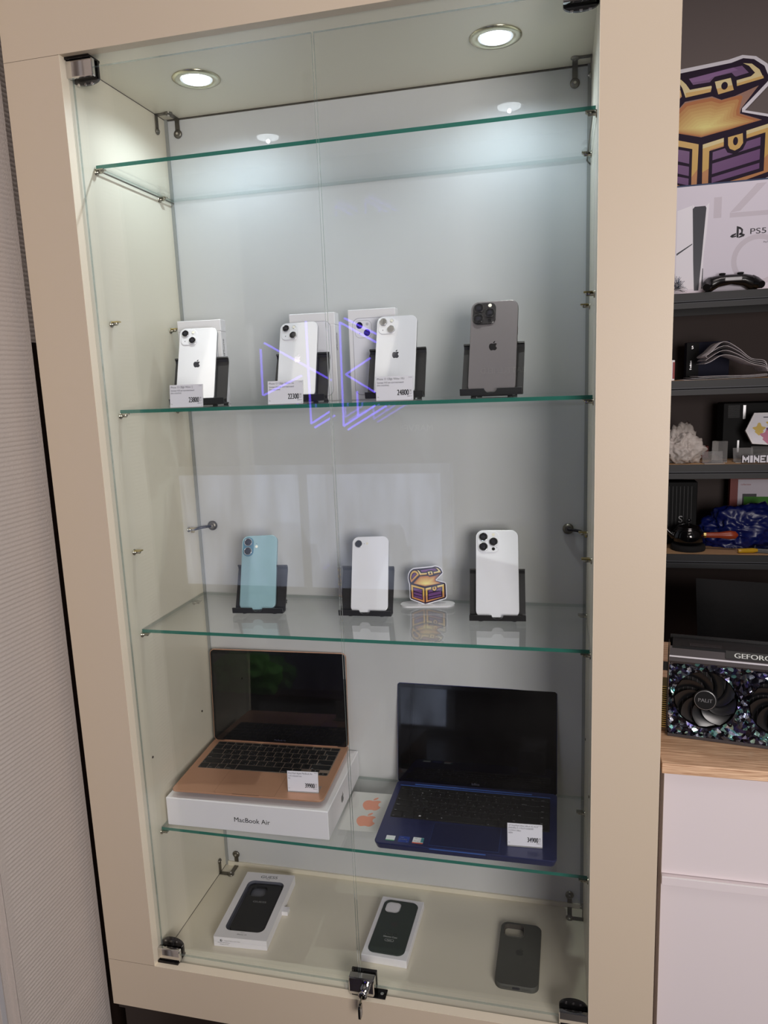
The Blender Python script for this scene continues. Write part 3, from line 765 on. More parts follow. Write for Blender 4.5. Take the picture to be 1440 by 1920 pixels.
# ================================================================== CHEST ARTWORK (small stand-up figure and large wall sign)
def chest(mb, M, k, z0=0.0, dz=.00015, white_th=.0015):
    """drawn in units measured on the figure; origin at its bottom tip, k metres per unit"""
    def P(pts): return [((x - 592) * k, (1040 - y) * k) for x, y in pts]
    lay = [0]
    def put(m, pts, lv): mb.prism(P(pts), z0 + white_th + dz * (lv - 1) if lv else z0, z0 + white_th + dz * lv, m, M)
    put('art_white', [(590, 1055), (310, 950), (292, 920), (290, 640), (272, 600), (262, 520), (276, 430), (315, 365), (370, 330), (430, 322), (720, 300), (790, 285), (860, 300), (920, 345), (950, 425), (938, 450), (815, 572), (985, 618), (1003, 650), (1010, 900), (990, 945), (890, 975)], 0)
    put('art_dark', [(590, 1038), (315, 932), (305, 910), (303, 640), (286, 590), (276, 520), (290, 440), (326, 380), (376, 346), (440, 342), (735, 318), (795, 302), (850, 314), (905, 355), (935, 425), (922, 440), (800, 560), (800, 580), (975, 630), (988, 655), (995, 895), (975, 930)], 1)
    # lid end
    put('art_orange', [(322, 605), (306, 520), (318, 450), (350, 395), (395, 376), (440, 392), (472, 430), (480, 462), (340, 600)], 2)
    put('art_gold', [(316, 560), (306, 520), (318, 450), (350, 395), (395, 376), (440, 392), (472, 430), (478, 455), (400, 520)], 3)
    put('art_dark', [(330, 556), (328, 500), (345, 445), (378, 415), (412, 415), (446, 448), (338, 556)], 4)
    put('art_purple', [(345, 530), (345, 490), (360, 450), (388, 428), (410, 428), (434, 448)], 5)
    # lid front band
    put('art_lightgold', [(452, 368), (474, 374), (500, 400), (522, 432), (638, 424), (632, 456), (500, 470), (482, 420)], 2)
    put('art_gold', [(500, 446), (634, 438), (632, 456), (502, 470)], 3)
    put('art_lightgold', [(765, 412), (838, 400), (858, 384), (826, 345), (795, 328), (840, 336), (880, 370), (904, 418), (768, 442)], 2)
    put('art_gold', [(768, 428), (900, 404), (904, 418), (768, 442)], 3)
    put('art_purple', [(515, 374), (744, 344), (790, 340), (826, 380), (760, 392), (740, 378), (655, 386), (635, 404), (538, 408)], 2)
    put('art_purple_light', [(515, 374), (744, 344), (770, 360), (640, 380), (620, 392), (530, 396)], 3)
    put('art_dark', [(628, 402), (650, 380), (738, 370), (756, 392), (764, 462), (744, 486), (668, 494), (650, 474)], 4)
    put('art_gold', [(652, 406), (734, 396), (752, 460), (672, 474)], 5)
    put('art_lightgold', [(652, 406), (734, 396), (744, 434), (662, 444)], 6)
    mb.prism(P([(703 + 17 * cos(a), 433 + 20 * sin(a)) for a in [2 * pi * i / 20 for i in range(20)]]), z0 + white_th + dz * 6, z0 + white_th + dz * 7, 'art_dark', M)
    # glowing inside
    put('art_brown', [(498, 492), (640, 480), (690, 504), (760, 492), (880, 452), (796, 560), (790, 586), (905, 632), (590, 690), (370, 630)], 2)
    inside = [(498, 500), (560, 492), (640, 486), (690, 506), (745, 496), (790, 492), (800, 500), (786, 560), (788, 588), (895, 632), (740, 664), (590, 688), (480, 660), (375, 628), (430, 565)]
    for k_ in range(10):
        q_ = 1 - k_ / 10.5
        mb.prism(P([(610 + (x - 610) * q_, 640 + (y - 640) * q_ * (1 if y > 640 else q_ ** .3)) for x, y in inside]), z0 + white_th + dz * (2 + .3 * k_), z0 + white_th + dz * (2.3 + .3 * k_), 'art_glow_%d' % k_, M)
    # body left face
    put('art_orange', [(325, 652), (578, 726), (574, 1008), (332, 916)], 2)
    put('art_gold', [(325, 652), (578, 726), (576, 860), (545, 900), (545, 750), (358, 700), (358, 780), (328, 800)], 3)
    put('art_dark', [(358, 696), (545, 748), (545, 962), (362, 898)], 4)
    for a, b in ((0, 66), (82, 132), (146, 184)):
        put('art_purple', [(372, 716 + a), (530, 760 + a), (530, 760 + b), (374, 710 + b)], 5)
    # body right face
    put('art_orange', [(600, 730), (958, 652), (960, 906), (604, 1006)], 2)
    put('art_gold', [(600, 730), (958, 652), (959, 800), (920, 840), (918, 700), (640, 760), (640, 860), (602, 880)], 3)
    put('art_lightgold', [(600, 730), (958, 652), (958, 672), (600, 752)], 4)
    put('art_dark', [(636, 768), (720, 750), (720, 690), (820, 676), (830, 722), (926, 700), (926, 902), (636, 966)], 5)
    for a, b in ((0, 44), (62, 118), (136, 166)):
        put('art_purple', [(654, 776 + a), (902, 722 + a), (902, 722 + b), (654, 776 + b)], 6)
    put('art_dark', [(710, 692), (826, 672), (830, 740), (812, 778), (770, 800), (732, 786), (712, 750)], 7)
    put('art_gold', [(732, 706), (808, 692), (812, 744), (796, 768), (770, 780), (744, 768), (734, 748)], 8)
    mb.prism(P([(772 + 13 * cos(a), 730 + 22 * sin(a)) for a in [2 * pi * i / 20 for i in range(20)]]), z0 + white_th + dz * 8, z0 + white_th + dz * 9, 'art_dark', M)
    return mb
t = thing('chest_figure', 'small flat purple and gold treasure chest figure on clear oval base', 'figurine', (0.500, 0.2720, SH[2]), radians(9))
mb = MB(); F = frame((-.004, 0, .0030), 0, radians(3)); chest(mb, F, .0001005, 0.0, .00008, .0025); mb.build('cutout_picture', t)
mb = MB(); mb.prism([(-.014, -.001), (.014, -.001), (.016, .010), (-.016, .010)], .0006, .0014, 'acrylic_edge', F); mb.build('tab', t)
mb = MB(); mb.prism(rr(.106, .034, .0169, 14), 0, .0032, 'acrylic_white', I4); mb.build('base', t)

# ================================================================== LAPTOPS
RU = dict(zip("QWERTYUIOP[]ASDFGHJKL;'ZXCVBNM,.", "ЙЦУКЕНГШЩЗХЪФЫВАПРОЛДЖЭЯЧСМИТЬБЮ"))
ROWS = [
    [('esc', 1)] + [('F%d' % i, 1) for i in range(1, 13)] + [('', 1)],
    [('`', 1), ('1', 1), ('2', 1), ('3', 1), ('4', 1), ('5', 1), ('6', 1), ('7', 1), ('8', 1), ('9', 1), ('0', 1), ('-', 1), ('=', 1), ('delete', 1.5)],
    [('tab', 1.5)] + [(c, 1) for c in 'QWERTYUIOP[]'] + [('\\', 1)],
    [('caps lock', 1.75)] + [(c, 1) for c in "ASDFGHJKL;'"] + [('return', 1.75)],
    [('shift', 2.25)] + [(c, 1) for c in 'ZXCVBNM,./'] + [('shift', 2.25)],
    [('fn', 1), ('control', 1), ('option', 1), ('command', 1.25), (' ', 5), ('command', 1.25), ('option', 1), ('<', 1), ('^v', 1), ('>', 1)]]
def keyboard(parent, x0, x1, y0, y1, z, rows, rowh, gap, lift, legend='key_legend', big=.0026, name='keyboard', well='black_plastic'):
    mb = MB(); mb.prism(rr(x1 - x0 + gap, y1 - y0 + gap, .003, 4, (x0 + x1) / 2, (y0 + y1) / 2), z - .0004, z + .0001, well); kb = mb.build(name, parent)
    tot = sum(rowh); y = y1
    for r, hh in zip(rows, rowh):
        kh = (y1 - y0) * hh / tot; n = sum(w for _, w in r); u = (x1 - x0) / n; x = x0
        for lab, w in r:
            kw = u * w
            cells = [(y - kh, y)] if lab != '^v' else [(y - kh, y - kh / 2 + gap * .3), (y - kh / 2 + gap * .3, y)]
            for ci, (ya, yb) in enumerate(cells):
                if lab in '<>' and lab and name == 'keyboard' and big < .0026: yb = ya + kh / 2
                if w == 1.0 and lab == '' and False: pass
                cx, cy = x + kw / 2, (ya + yb) / 2
                mb = MB(); o = rr(kw - gap, yb - ya - gap, .0013, 3); o2 = rr(kw - gap - .0006, yb - ya - gap - .0006, .0011, 3)
                mb.loft([(o, 0), (o, lift * .7), (o2, lift)], 'key_black', I4)
                Z = lift + .00004; hw, hh2 = (kw - gap) / 2, (yb - ya - gap) / 2
                if len(lab) == 1 and lab in RU or lab in ('/',):
                    mb.text(lab, big, legend, T(-hw + .0028, .0008, Z), bold=.01)
                    if lab in RU: mb.text(RU[lab], big, legend, T(hw - .0052, -hh2 + .0020, Z), bold=.01)
                elif len(lab) == 1 and lab not in ' <>':
                    mb.text(lab, big, legend, T(-.0012, -hh2 + .0020, Z), bold=.01)
                    if lab in '1234567890': mb.text('!@#$%^&*()'['1234567890'.index(lab)], big * .8, legend, T(-.0012, .0012, Z))
                elif lab == ' ' and big >= .0026: mb.prism([(-hw + .006, 0), (-hw + .0085, .0014), (-hw + .0085, -.0014)], Z - .00003, Z, legend)
                elif lab in ('<', '>', '^v'):
                    s = 1 if lab == '>' else -1
                    mb.prism([(.0012 * s, 0), (-.0008 * s, .001), (-.0008 * s, -.001)] if lab != '^v' else [(0, .001), (-.001, -.0008), (.001, -.0008)], Z - .00003, Z, legend)
                elif lab == 'win':
                    for a in (-1, 1):
                        for b in (-1, 1): mb.prism(rr(.0019, .0019, .0001, 1, a * .00105, b * .00105), Z - .00003, Z, legend)
                elif lab: mb.text(lab, .0015 if kh > .012 else .0012, legend, T(-hw + .002, -hh2 + .0022, Z), xs=1.1)
                mb.build('key', kb, loc=(cx, cy, z + .0001))
            x += kw
        y -= kh
    return kb

# gold laptop ---------------------------------------------------------------
zb = SH[3]
t = thing('laptop_box', 'long flat white laptop box under the rose gold laptop', 'box', (0.1745, 0.0781, zb), 0.0214)
mb = MB(); w, l, h = .3267, .2295, .0591
mb.box(-w / 2 + .004, w / 2 - .004, .004, l - .004, 0, .004, 'box_white'); mb.build('tray', t)
mb = MB(); mb.bbox(-w / 2, w / 2, 0, l, .0006, h, 'box_white', I4, .0015); mb.text('MacBook Air', .0098, 'ink', frame((.012, -.0003, h * .36)), 'CENTER', bold=.004)
apple(mb, .020, 'logo_dark', Matrix.Translation((w / 2 + .0001, l * .42, h * .52)) @ Matrix(((0, 0, 1, 0), (1, 0, 0, 0), (0, 1, 0, 0), (0, 0, 0, 1))))
mb.build('lid', t)

def laptop_base(mb, w, l, prof, m, r=.011):
    """prof: (inset_bottom, z_front_bottom, z_back_bottom, z_top)"""
    a, zfb, zbb, zt = prof
    def ring(ww, ll, rr_, zf, zbk, cy):
        return [(x, y, zf + (zbk - zf) * (y / l)) for x, y in rr(ww, ll, rr_, 8, 0, cy)]
    mb.loft([(ring(w - 2 * a, l - 2 * a, r, zfb, zbb, l / 2), 0), (ring(w, l, r, zt - .0028, zt - .0045, l / 2), 0), (ring(w, l, r, zt - .0006, zt - .0006, l / 2), 0), (ring(w - .001, l - .001, r, zt, zt, l / 2), 0)], m, I4)
zt = .0148
t = thing('laptop', 'open rose gold laptop with black screen standing on a white box', 'laptop', (0.1740, 0.0835, zb + h + .0002), radians(2.4), 'open laptops on the lowest glass shelf')
mb = MB(); laptop_base(mb, .3041, .2124, (.006, .0085, .0008, zt), 'gold_alu')
mb.box(-.027, .027, .0006, .004, zt - .0012, zt + .00005, 'gold_alu_dark')
mb.build('base', t)
keyboard(t, -.1365, .1365, .0875, .1965, zt, ROWS, [.62, 1, 1, 1, 1, 1], .0020, .0007, big=.0022, well='gold_well')
mb = MB(); mb.prism(rr(.122, .081, .003, 5, -.004, .043), zt - .0001, zt + .00012, 'gold_alu_dark'); mb.prism(rr(.1212, .0802, .003, 5, -.004, .043), zt, zt + .0002, 'gold_alu'); mb.build('trackpad', t)
def screen_lid(t, w, h, hy, hz, tilt, body, bez, text, tx_h, r=.010, gapb=.012):
    F = frame((0, hy, hz), 0, radians(tilt)) @ T(0, h / 2, 0)
    mb = MB(); mb.loft([(rr(w - .003, h - .003, r, 8), -.0048), (rr(w, h, r, 8), -.0032), (rr(w, h, r, 8), -.0004), (rr(w - .0006, h - .0006, r, 8), 0)], body, F)
    mb.tube([F @ Vector((-w * .42, -h / 2 + .001, -.003)), F @ Vector((w * .42, -h / 2 + .001, -.003))], .0038, body)
    ld = mb.build('screen_lid', t)
    mb = MB(); mb.prism(rr(w - .0024, h - .0024, r - .001, 8), 0, .0003, 'screen_bezel', F)
    mb.text(text, tx_h, 'ink_grey', F @ T(0, -h / 2 + .0065, .00035), 'CENTER'); mb.build('bezel', ld)
    mb = MB(); mb.prism(rr(w - .013, h - .030, .002, 3, 0, .006), .0003, .0006, 'screen', F); mb.build('display', ld)
screen_lid(t, .3041, .206, .2050, zt - .0015, 3.6, 'gold_alu', 0, 'MacBook Air', .0036)
# tag on the gold laptop
import_h = zb + h + .0002 + zt
price_tag((0.2800, 0.1130, import_h + .0002), 4, 3, ['Ноутбук Apple MacBook Air', '13 M1 8/256GB Gold', 'б/у'], '39900', 'price tag reading 39900 standing on the rose gold laptop', w=.0600, h=.0400)

# blue laptop ---------------------------------------------------------------
RB = [[('esc', 1)] + [('F%d' % i, 1) for i in range(1, 13)] + [('PrtSc', 1), ('Del', 1), ('power', 1)],
      ROWS[1][:-1] + [('Backspace', 2), ('Home', 1)],
      [('Tab', 1.5)] + [(c, 1) for c in 'QWERTYUIOP[]'] + [('\\', 1.5), ('PgUp', 1)],
      [('CapsLk', 1.75)] + [(c, 1) for c in "ASDFGHJKL;'"] + [('Enter', 2.25), ('PgDn', 1)],
      [('Shift', 2.25)] + [(c, 1) for c in 'ZXCVBNM,./'] + [('Shift', 2.75), ('End', 1)],
      [('Ctrl', 1.2), ('Fn', 1.2), ('win', 1.2), ('Alt', 1.2), (' ', 5), ('Alt', 1.2), ('copilot', 1.2), ('<', 1.2), ('^v', 1.3), ('>', 1.3)]]
RB[5][6] = ('=', 1.2)
zt = .0146
t = thing('laptop', 'open dark blue laptop with black screen, right end of lowest shelf', 'laptop', (0.5868, 0.0745, zb), radians(0.3), 'open laptops on the lowest glass shelf')
mb = MB(); laptop_base(mb, .3233, .2110, (.003, .0015, .0015, zt), 'blue_alu', .009)
mb.box(-.060, .040, -.0004, .0012, zt - .0032, zt - .0012, 'blue_bright')
mb.box(-.123, .113, .2000, .2022, zt, zt + .0010, 'blue_bright'); mb.box(-.152, .149, .1935, .1952, zt - .0004, zt + .0006, 'blue_bright')
for x in (-.14, .14):
    for y in (.02, .19): mb.cyl(.006, 0, .002, 'rubber', T(x, y, 0), 14)
# stickers beside the trackpad (patterned square sticker is left plain)
mb.prism(rr(.0165, .0135, .0005, 2, -.134, .0165), zt, zt + .00015, 'sticker_white'); mb.prism(rr(.0165, .0025, .0003, 2, -.134, .0095), zt + .00015, zt + .0002, 'sticker_green')
mb.prism(rr(.0200, .0175, .0015, 3, -.109, .0160), zt, zt + .00015, 'sticker_blue'); mb.text('intel', .0024, 'white_print', T(-.116, .0195, zt + .0002), bold=.02); mb.text('CORE', .0042, 'white_print', T(-.117, .0135, zt + .0002), xs=.95, bold=.02); mb.text('i7', .0024, 'white_print', T(-.1035, .0085, zt + .0002), bold=.02)
mb.prism(rr(.0195, .0170, .0005, 2, -.083, .0170), zt, zt + .00015, 'sticker_white'); mb.prism(rr(.0195, .003, .0003, 2, -.083, .0090), zt + .00015, zt + .0002, 'sticker_red'); mb.prism(rr(.005, .013, .0003, 2, -.0755, .0185), zt + .00015, zt + .0002, 'sticker_teal')
mb.text('intel', .0020, 'ink', T(-.090, .0215, zt + .0002)); mb.text('IRIS xe', .0024, 'ink_grey', T(-.091, .0135, zt + .0002))
mb.build('base', t)
keyboard(t, -.1490, .1475, .0820, .1910, zt, RB, [.68, 1, 1, 1, 1, 1], .0022, .0008, big=.0030)
mb = MB(); mb.prism(rr(.1244, .0700, .002, 4, .0, .0420), zt - .0001, zt + .0001, 'blue_bright'); mb.prism(rr(.1238, .0694, .002, 4, 0, .0420), zt, zt + .00015, 'blue_pad'); mb.build('trackpad', t)
screen_lid(t, .3233, .209, .2105, zt - .003, 8.3, 'blue_alu', 0, 'Infinix', .0048, r=.006)
price_tag((0.6930, 0.1065, zb + zt + .0002), 3, 3, ['14" Ноутбук Infinix InBook X2 XL23', '(FHD/IPS) i7-1195G7/16GB/SSD', '512/Win11/Blue', 'NEW'], '34900', 'price tag reading 34900 standing on the dark blue laptop', w=.0605, h=.0415, size=.0030)

# sticker sheet lying between box and blue laptop
mb = MB(); mb.prism(rr(.092, .132, .002, 3), 0, .0003, 'sheet_clear')
for y in (.027, -.027): apple(mb, .046, 'sticker_pink', T(.002, y, 0) @ RZ(radians(2)), .0003, .0001)
s = mb.build('sticker_sheet', loc=(0.3855, 0.186, zb + .0003)); s.rotation_euler = (0, 0, radians(2))
tag(s, 'pale sticker sheet with two pink apple stickers between box and blue laptop', 'sticker sheet')

# ================================================================== THINGS ON THE CABINET FLOOR
t = thing('case_box', 'white window box with a black phone case, at the left of the cabinet floor', 'box', (0.1420, 0.0772, 0), .0653 + .0)
w, l, h = .1100, .1960, .0216
mb = MB(); mb.bbox(-w / 2, w / 2, 0, l, 0, h * .55, 'box_white', I4, .001)
# top rim around the window
ww, wl, wy = .082, .150, l / 2 - .003
outer = rr(w - .0002, l - .0002, .001, 10, 0, l / 2); inner = rr(ww, wl, .014, 10, 0, wy)
n = len(outer); vs = [(x, y, h) for x, y in outer] + [(x, y, h) for x, y in inner] + [(x, y, h * .56) for x, y in inner] + [(x, y, h * .55) for x, y in outer]
mb.add(vs, [(i, (i + 1) % n, n + (i + 1) % n, n + i) for i in range(n)], 'box_white')
mb.add(vs, [(n + i, n + (i + 1) % n, 2 * n + (i + 1) % n, 2 * n + i) for i in range(n)], 'window_grey')
mb.add(vs, [(3 * n + i, 3 * n + (i + 1) % n, (i + 1) % n, i) for i in range(n)], 'box_white')
mb.prism(inner, h * .55, h * .56, 'window_grey')
mb.text('GUESS', .0085, 'ink_grey', T(0, l - .0165, h + .0001), 'CENTER', 1.15); mb.text('PARIS', .0022, 'ink_grey', T(0, l - .0215, h + .0001), 'CENTER')
mb.text('made for', .0018, 'ink_grey', T(0, .0155, h + .0001), 'CENTER'); mb.text('iPhone 13', .0032, 'ink', T(0, .0098, h + .0001), 'CENTER', 1.1)
Ff = frame((0, -.0002, 0))
mb.text('Designed in France, made in China', .0017, 'ink', Ff @ T(-.033, .0135, 0)); mb.text('guess.eu  www.casebox.eu', .0017, 'ink', Ff @ T(-.046, .0092, 0)); mb.text('All rights reserved', .0017, 'ink', Ff @ T(-.042, .0052, 0))
mb.prism(circ(.0024, 16, -.039, .0145), 0, .0001, 'ink', Ff); mb.prism(circ(.0012, 12, -.0385, .0150), .0001, .0002, 'box_white', Ff)
mb.build('carton', t)
mb = MB(); mb.box(w / 2, w / 2 + .012, .098, .113, .0005, .0095, 'box_white'); mb.build('flap', t)
def case_mesh(mb, w, l, z, th, m, cut=(.034, .033), r=.013, M=I4):
    """phone case shell with a real camera opening"""
    cw, ch = cut; cx, cy = -w / 2 + .0065 + cw / 2, l - .0060 - ch / 2
    outer = rr(w, l, r, 10, 0, l / 2); o2 = rr(w - .002, l - .002, r - .001, 10, 0, l / 2); inner = rr(cw, ch, .0095, 10, cx, cy)
    n = len(outer)
    vs = [(x, y, z) for x, y in outer] + [(x, y, z + th - .0012) for x, y in outer] + [(x, y, z + th) for x, y in o2] + [(x, y, z + th) for x, y in inner] + [(x, y, z) for x, y in inner]
    q = lambda a, b: [(a * n + i, a * n + (i + 1) % n, b * n + (i + 1) % n, b * n + i) for i in range(n)]
    mb.add(vs, q(0, 1) + q(1, 2), m, M, True); mb.add(vs, q(3, 4), m, M)
    # top face between outline and opening, matched corner to corner
    mb.add(vs, q(2, 3), m, M)
    return cx, cy
mb = MB(); case_mesh(mb, .0735, .141, h * .56, .0065, 'case_black', M=T(.003, wy - .0725, 0)); mb.text('GUESS', .0050, 'silver_grey', T(.003, wy + .012, h * .56 + .0066), 'CENTER', 1.5)
c = mb.build('phone_case', loc=(0.1420, 0.0772, 0)); c.rotation_euler = (0, 0, .0653); tag(c, 'black phone case lettered across the middle, inside the white window box', 'phone case')

t = thing('case_box', 'slim white tray box showing a dark green phone case, centre of cabinet floor', 'box', (0.4297, 0.0902, 0), -.0218)
w, l, h = .0892, .1640, .0160
mb = MB(); mb.bbox(-w / 2, w / 2, 0, l, 0, h, 'box_white', I4, .0008); mb.build('carton', t)
mb = MB(); mb.prism([(-.017, 0), (.017, 0), (.0165, .009), (.014, .012), (-.014, .012), (-.0165, .009)], .004, .0046, 'acrylic_white', T(.004, l, 0)); mb.prism(rr(.006, .003, .0014, 4, .004, .006), .0046, .0048, 'ink_grey', T(0, l, 0)); mb.build('hang_tab', t)
mb = MB(); case_mesh(mb, .0725, .147, h + .0002, .0012, 'case_green', (.031, .031), .014, T(0, .0085, 0)); z = h + .0016
apple(mb, .016, 'case_olive_dark', T(0, .088, z - .0001), 0, .0001)
mb.text('iPhone 13', .0044, 'white_print', T(0, .058, z), 'CENTER', bold=.01); mb.text('Silicone Case', .0038, 'white_print', T(0, .0505, z), 'CENTER')
for oo, mm, zz in ((rr(.018, .0062, .003, 6, 0, .0435), 'white_print', 0), (rr(.0172, .0054, .0026, 6, 0, .0435), 'case_green', .0001)): mb.prism(oo, z + zz - .0001, z + zz, mm)
mb.text('MagSafe', .0022, 'white_print', T(0, .0425, z + .0002), 'CENTER')
c = mb.build('phone_case', loc=(0.4297, 0.0902, 0)); c.rotation_euler = (0, 0, -.0218); tag(c, 'dark green phone case with small white lettering on its slim white box', 'phone case')

# loose case with side walls and an open camera window
t = thing('phone_case', 'loose grey-olive phone case lying on the cabinet floor at the right', 'phone case', (0.6777, 0.0765, 0.0), -.0103)
w, l, th = .0786, .1590, .0105
mb = MB(); cx, cy = case_mesh(mb, w, l, 0.0003, th, 'case_olive', (.0385, .0330), .0145)
cw, ch = .0385, .0330
inner = rr(cw, ch, .0095, 10, cx, cy); i2 = rr(cw - .003, ch - .003, .008, 10, cx, cy)
mb.loft([(i2, .0022), (inner, th + .0002)], 'case_inner', I4, True, False, False); mb.loft([(rr(cw + .004, ch + .004, .011, 10, cx, cy), th), (rr(cw + .004, ch + .004, .011, 10, cx, cy), th + .0006), (inner, th + .0006)], 'case_olive', I4, True, False, False)
apple(mb, .018, 'case_olive_dark', T(.001, l * .52, th + .0003), 0, .0001)
mb.prism(rr(.0135, .0045, .0022, 6, 0, .0058), -.0003, .0001, 'ink', frame((0, 0, 0)))
for x in [-.026 + i * .0028 for i in range(6)] + [.012 + i * .0028 for i in range(5)]: mb.prism(circ(.0007, 8, x, .0058), 0, .0002, 'ink', frame((0, 0, 0)))
mb.prism(rr(.0125, .0048, .0022, 6, -.001, .0056), 0, .0003, 'ink', frame((0, 0, 0)))
mb.build('shell', t)
mb = MB(); mb.prism(rr(w - .006, l - .006, .012, 8, 0, l / 2), .0001, .0003, 'box_white'); 

# ================================================================== COUNTER WITH DRAWERS, RIGHT
CT = 0.5016
mb = MB(); mb.bbox(0.904, 2.15, 0.008, 0.55, CT - .0165, CT, 'oak', I4, .0008)
c = mb.build('worktop'); tag(c, 'oak worktop under the graphics card, on the pale drawers', 'worktop')
t = thing('drawer_cabinet', 'pale lilac-white drawer cabinet under the oak worktop', 'cabinet', (0.905, 0.02, FL))
mb = MB(); mb.box(0.002, 1.2, .018, .50, 0.0, CT - .0165 - FL, 'drawer_white'); mb.build('body', t)
z0 = 0.292 - FL; z1 = .308 - FL
mb = MB(); mb.bbox(0.004, .60, 0, .0175, z1 + .001, CT - .018 - FL, 'drawer_white', I4, .0006); d = mb.build('drawer', t)
mb = MB(); mb.bbox(0.004, .60, -.008, .0175, z0 + .001, z1, 'drawer_white', I4, .0006); mb.box(.004, .60, -.0082, -.006, z1 - .0014, z1 + .0003, 'ledge_highlight'); mb.build('grip_ledge', d)  # paler strip paints the highlight line along the ledge
mb = MB(); mb.bbox(0.004, .60, 0, .0175, 0.06, z0 - .0015, 'drawer_white', I4, .0006); mb.build('drawer', t)
mb = MB(); mb.bbox(0.603, 1.2, 0, .0175, 0.06, CT - .018 - FL, 'drawer_white', I4, .0006); mb.build('door', t)

# ================================================================== GRAPHICS CARD
gy = radians(-8.7)
t = thing('graphics_card', 'large triple-fan graphics card with glittering crystal shroud on oak worktop', 'graphics card', (0.9225, 0.100, CT), gy)
GL, GH, GT = .330, .150, .058
F = frame((0, 0, 0.0008), 0, radians(2))     # x along the card, y up, z towards viewer
mb = MB(); mb.box(.004, GL, .004, GH - .002, -GT, -.014, 'gpu_black', F)
mb.box(.004, GL, GH - .004, GH, -GT, -.010, 'gpu_black', F)
for i in range(44): mb.box(.008 + i * .0068, .0092 + i * .0068, .012, GH - .008, -GT + .004, -.012, 'gpu_metal', F)
for i in range(22): mb.box(.030 + i * .0022, .0312 + i * .0022, GH - .001, GH + .0006, -.030, -.018, 'gpu_metal', F)
mb.build('heatsink', t)
mb = MB(); mb.box(0, GL + .002, GH - .0015, GH + .0045, -GT - .002, -GT + .001, 'gpu_black', F); mb.box(0, GL + .002, 0.004, GH, -GT - .002, -GT, 'gpu_black', F); mb.build('backplate', t)
mb = MB(); mb.loft([([(0.0, GH - .001, -.012), (0, GH - .022, .0015), (0, GH - .026, .0), (0, GH - .012, -.020)], 0), ([(GL, GH - .001, -.012), (GL, GH - .022, .0015), (GL, GH - .026, .0), (GL, GH - .012, -.020)], 0)], 'gpu_metal', F)
def TP(k_, u_=.0004): return (GH - .022 + .021 * k_ + .54 * u_, .0015 - .0135 * k_ + .84 * u_)
(ya, za), (yb, zb_) = TP(.26), TP(.36)
mb.loft([([(0.0, ya, za), (0, yb, zb_), (0, yb, zb_ - .0005), (0, ya, za - .0005)], 0), ([(GL, ya, za), (GL, yb, zb_), (GL, yb, zb_ - .0005), (GL, ya, za - .0005)], 0)], 'gpu_highlight', F)  # pale band paints the thin highlight along the metal top trim
Ft = F @ T(.094, GH - .0118, -.0042) @ RX(radians(-32.7)); mb.box(-.012, .14, .0, .0125, .0, .0014, 'gpu_black', Ft); mb.text('GEFORCE RTX', .0078, 'white_print', Ft @ T(0, .0022, .0016), xs=1.25, bold=.05)
mb.build('top_trim', t)
mb = MB(); mb.bbox(0, GL, 0, .0055, -.020, .001, 'gpu_metal', F, .0008); mb.build('bottom_trim', t)
# crystal front: faceted surface between three fan holes
mb = MB(); RF = .0470; cy = .067; cw = GL / 3; HT = GH - .023; HB = .0055
for c in range(3):
    x0, x1 = c * cw, (c + 1) * cw; cx = (x0 + x1) / 2; n = 72; rings = 4; vs = []
    for i in range(n):
        a = 2 * pi * (i + .5 * 0) / n; dx, dy = cos(a), sin(a)
        s = min((cw / 2) / abs(dx) if abs(dx) > 1e-6 else 9, ((HT - cy) if dy > 0 else (cy - HB)) / abs(dy) if abs(dy) > 1e-6 else 9)
        for k in range(rings + 1):
            rk = RF + (s - RF) * k / rings
            j = 0 if k in (0, rings) else 1
            px, py = cx + dx * rk + j * random.uniform(-.0016, .0016), cy + dy * rk + j * random.uniform(-.0016, .0016)
            pz = (.0010 if k == rings else -.0020 if k == 0 else random.uniform(-.004, .0035)) if s > RF * 1.03 else 0
            vs.append((px, py, pz))
    q = rings + 1; fs = []
    for i in range(n):
        for k in range(rings):
            a, b, c2, d = i * q + k, i * q + k + 1, ((i + 1) % n) * q + k + 1, ((i + 1) % n) * q + k
            fs += [(a, b, c2), (a, c2, d)] if (i + k) % 2 else [(a, b, d), (b, c2, d)]
    mb.add(vs, fs, 'crystal', F)
    mb.loft([(circ(RF, 64, cx, cy), -.014), (circ(RF, 64, cx, cy), -.0020)], 'gpu_black', F, True, False, False)
mb.build('crystal_shroud', t)
def fan(cx):
    mb = MB(); M = F @ T(cx, cy, 0)
    mb.cyl(RF, -.0139, -.0132, 'black_void', M, 48)
    for b in range(9):
        vs = []; fs = []; n = 12; a0 = 2 * pi * b / 9 + .2
        for i in range(n + 1):
            u = i / n; r = .016 + (RF - .0015 - .016) * u; a = a0 + 0.85 * u ** 1.15
            wd = .62 - .10 * u
            for s_, zz in ((0, -.0030), (.5, -.0055), (1, -.0100)): vs.append((r * cos(a + wd * s_ * 1.0), r * sin(a + wd * s_), zz + .0012 * sin(pi * u)))
        for i in range(n):
            for j in range(2): k = i * 3 + j; fs.append((k, k + 3, k + 4, k + 1))
        mb.add(vs, fs, 'gpu_blade', M, True); mb.add([(x, y, z - .0010) for x, y, z in vs], [tuple(reversed(f)) for f in fs], 'gpu_blade', M, True)
    fn = mb.build('fan', t)
    mb = MB(); mb.lathe([(.0175, -.011), (.0175, -.0022), (.0165, -.0012), (.0155, -.0010)], 'gpu_black', M, 40)
    mb.lathe([(.0158, -.0010), (.0158, -.0006), (.0153, -.0006)], 'silver_grey', M, 48); mb.cyl(.0152, -.0008, -.0005, 'gpu_black', M, 40)
    mb.text('PALiT', .0062, 'silver_grey', M @ T(0, -.0030, -.0004), 'CENTER', 1.0, .05); mb.build('hub', fn)
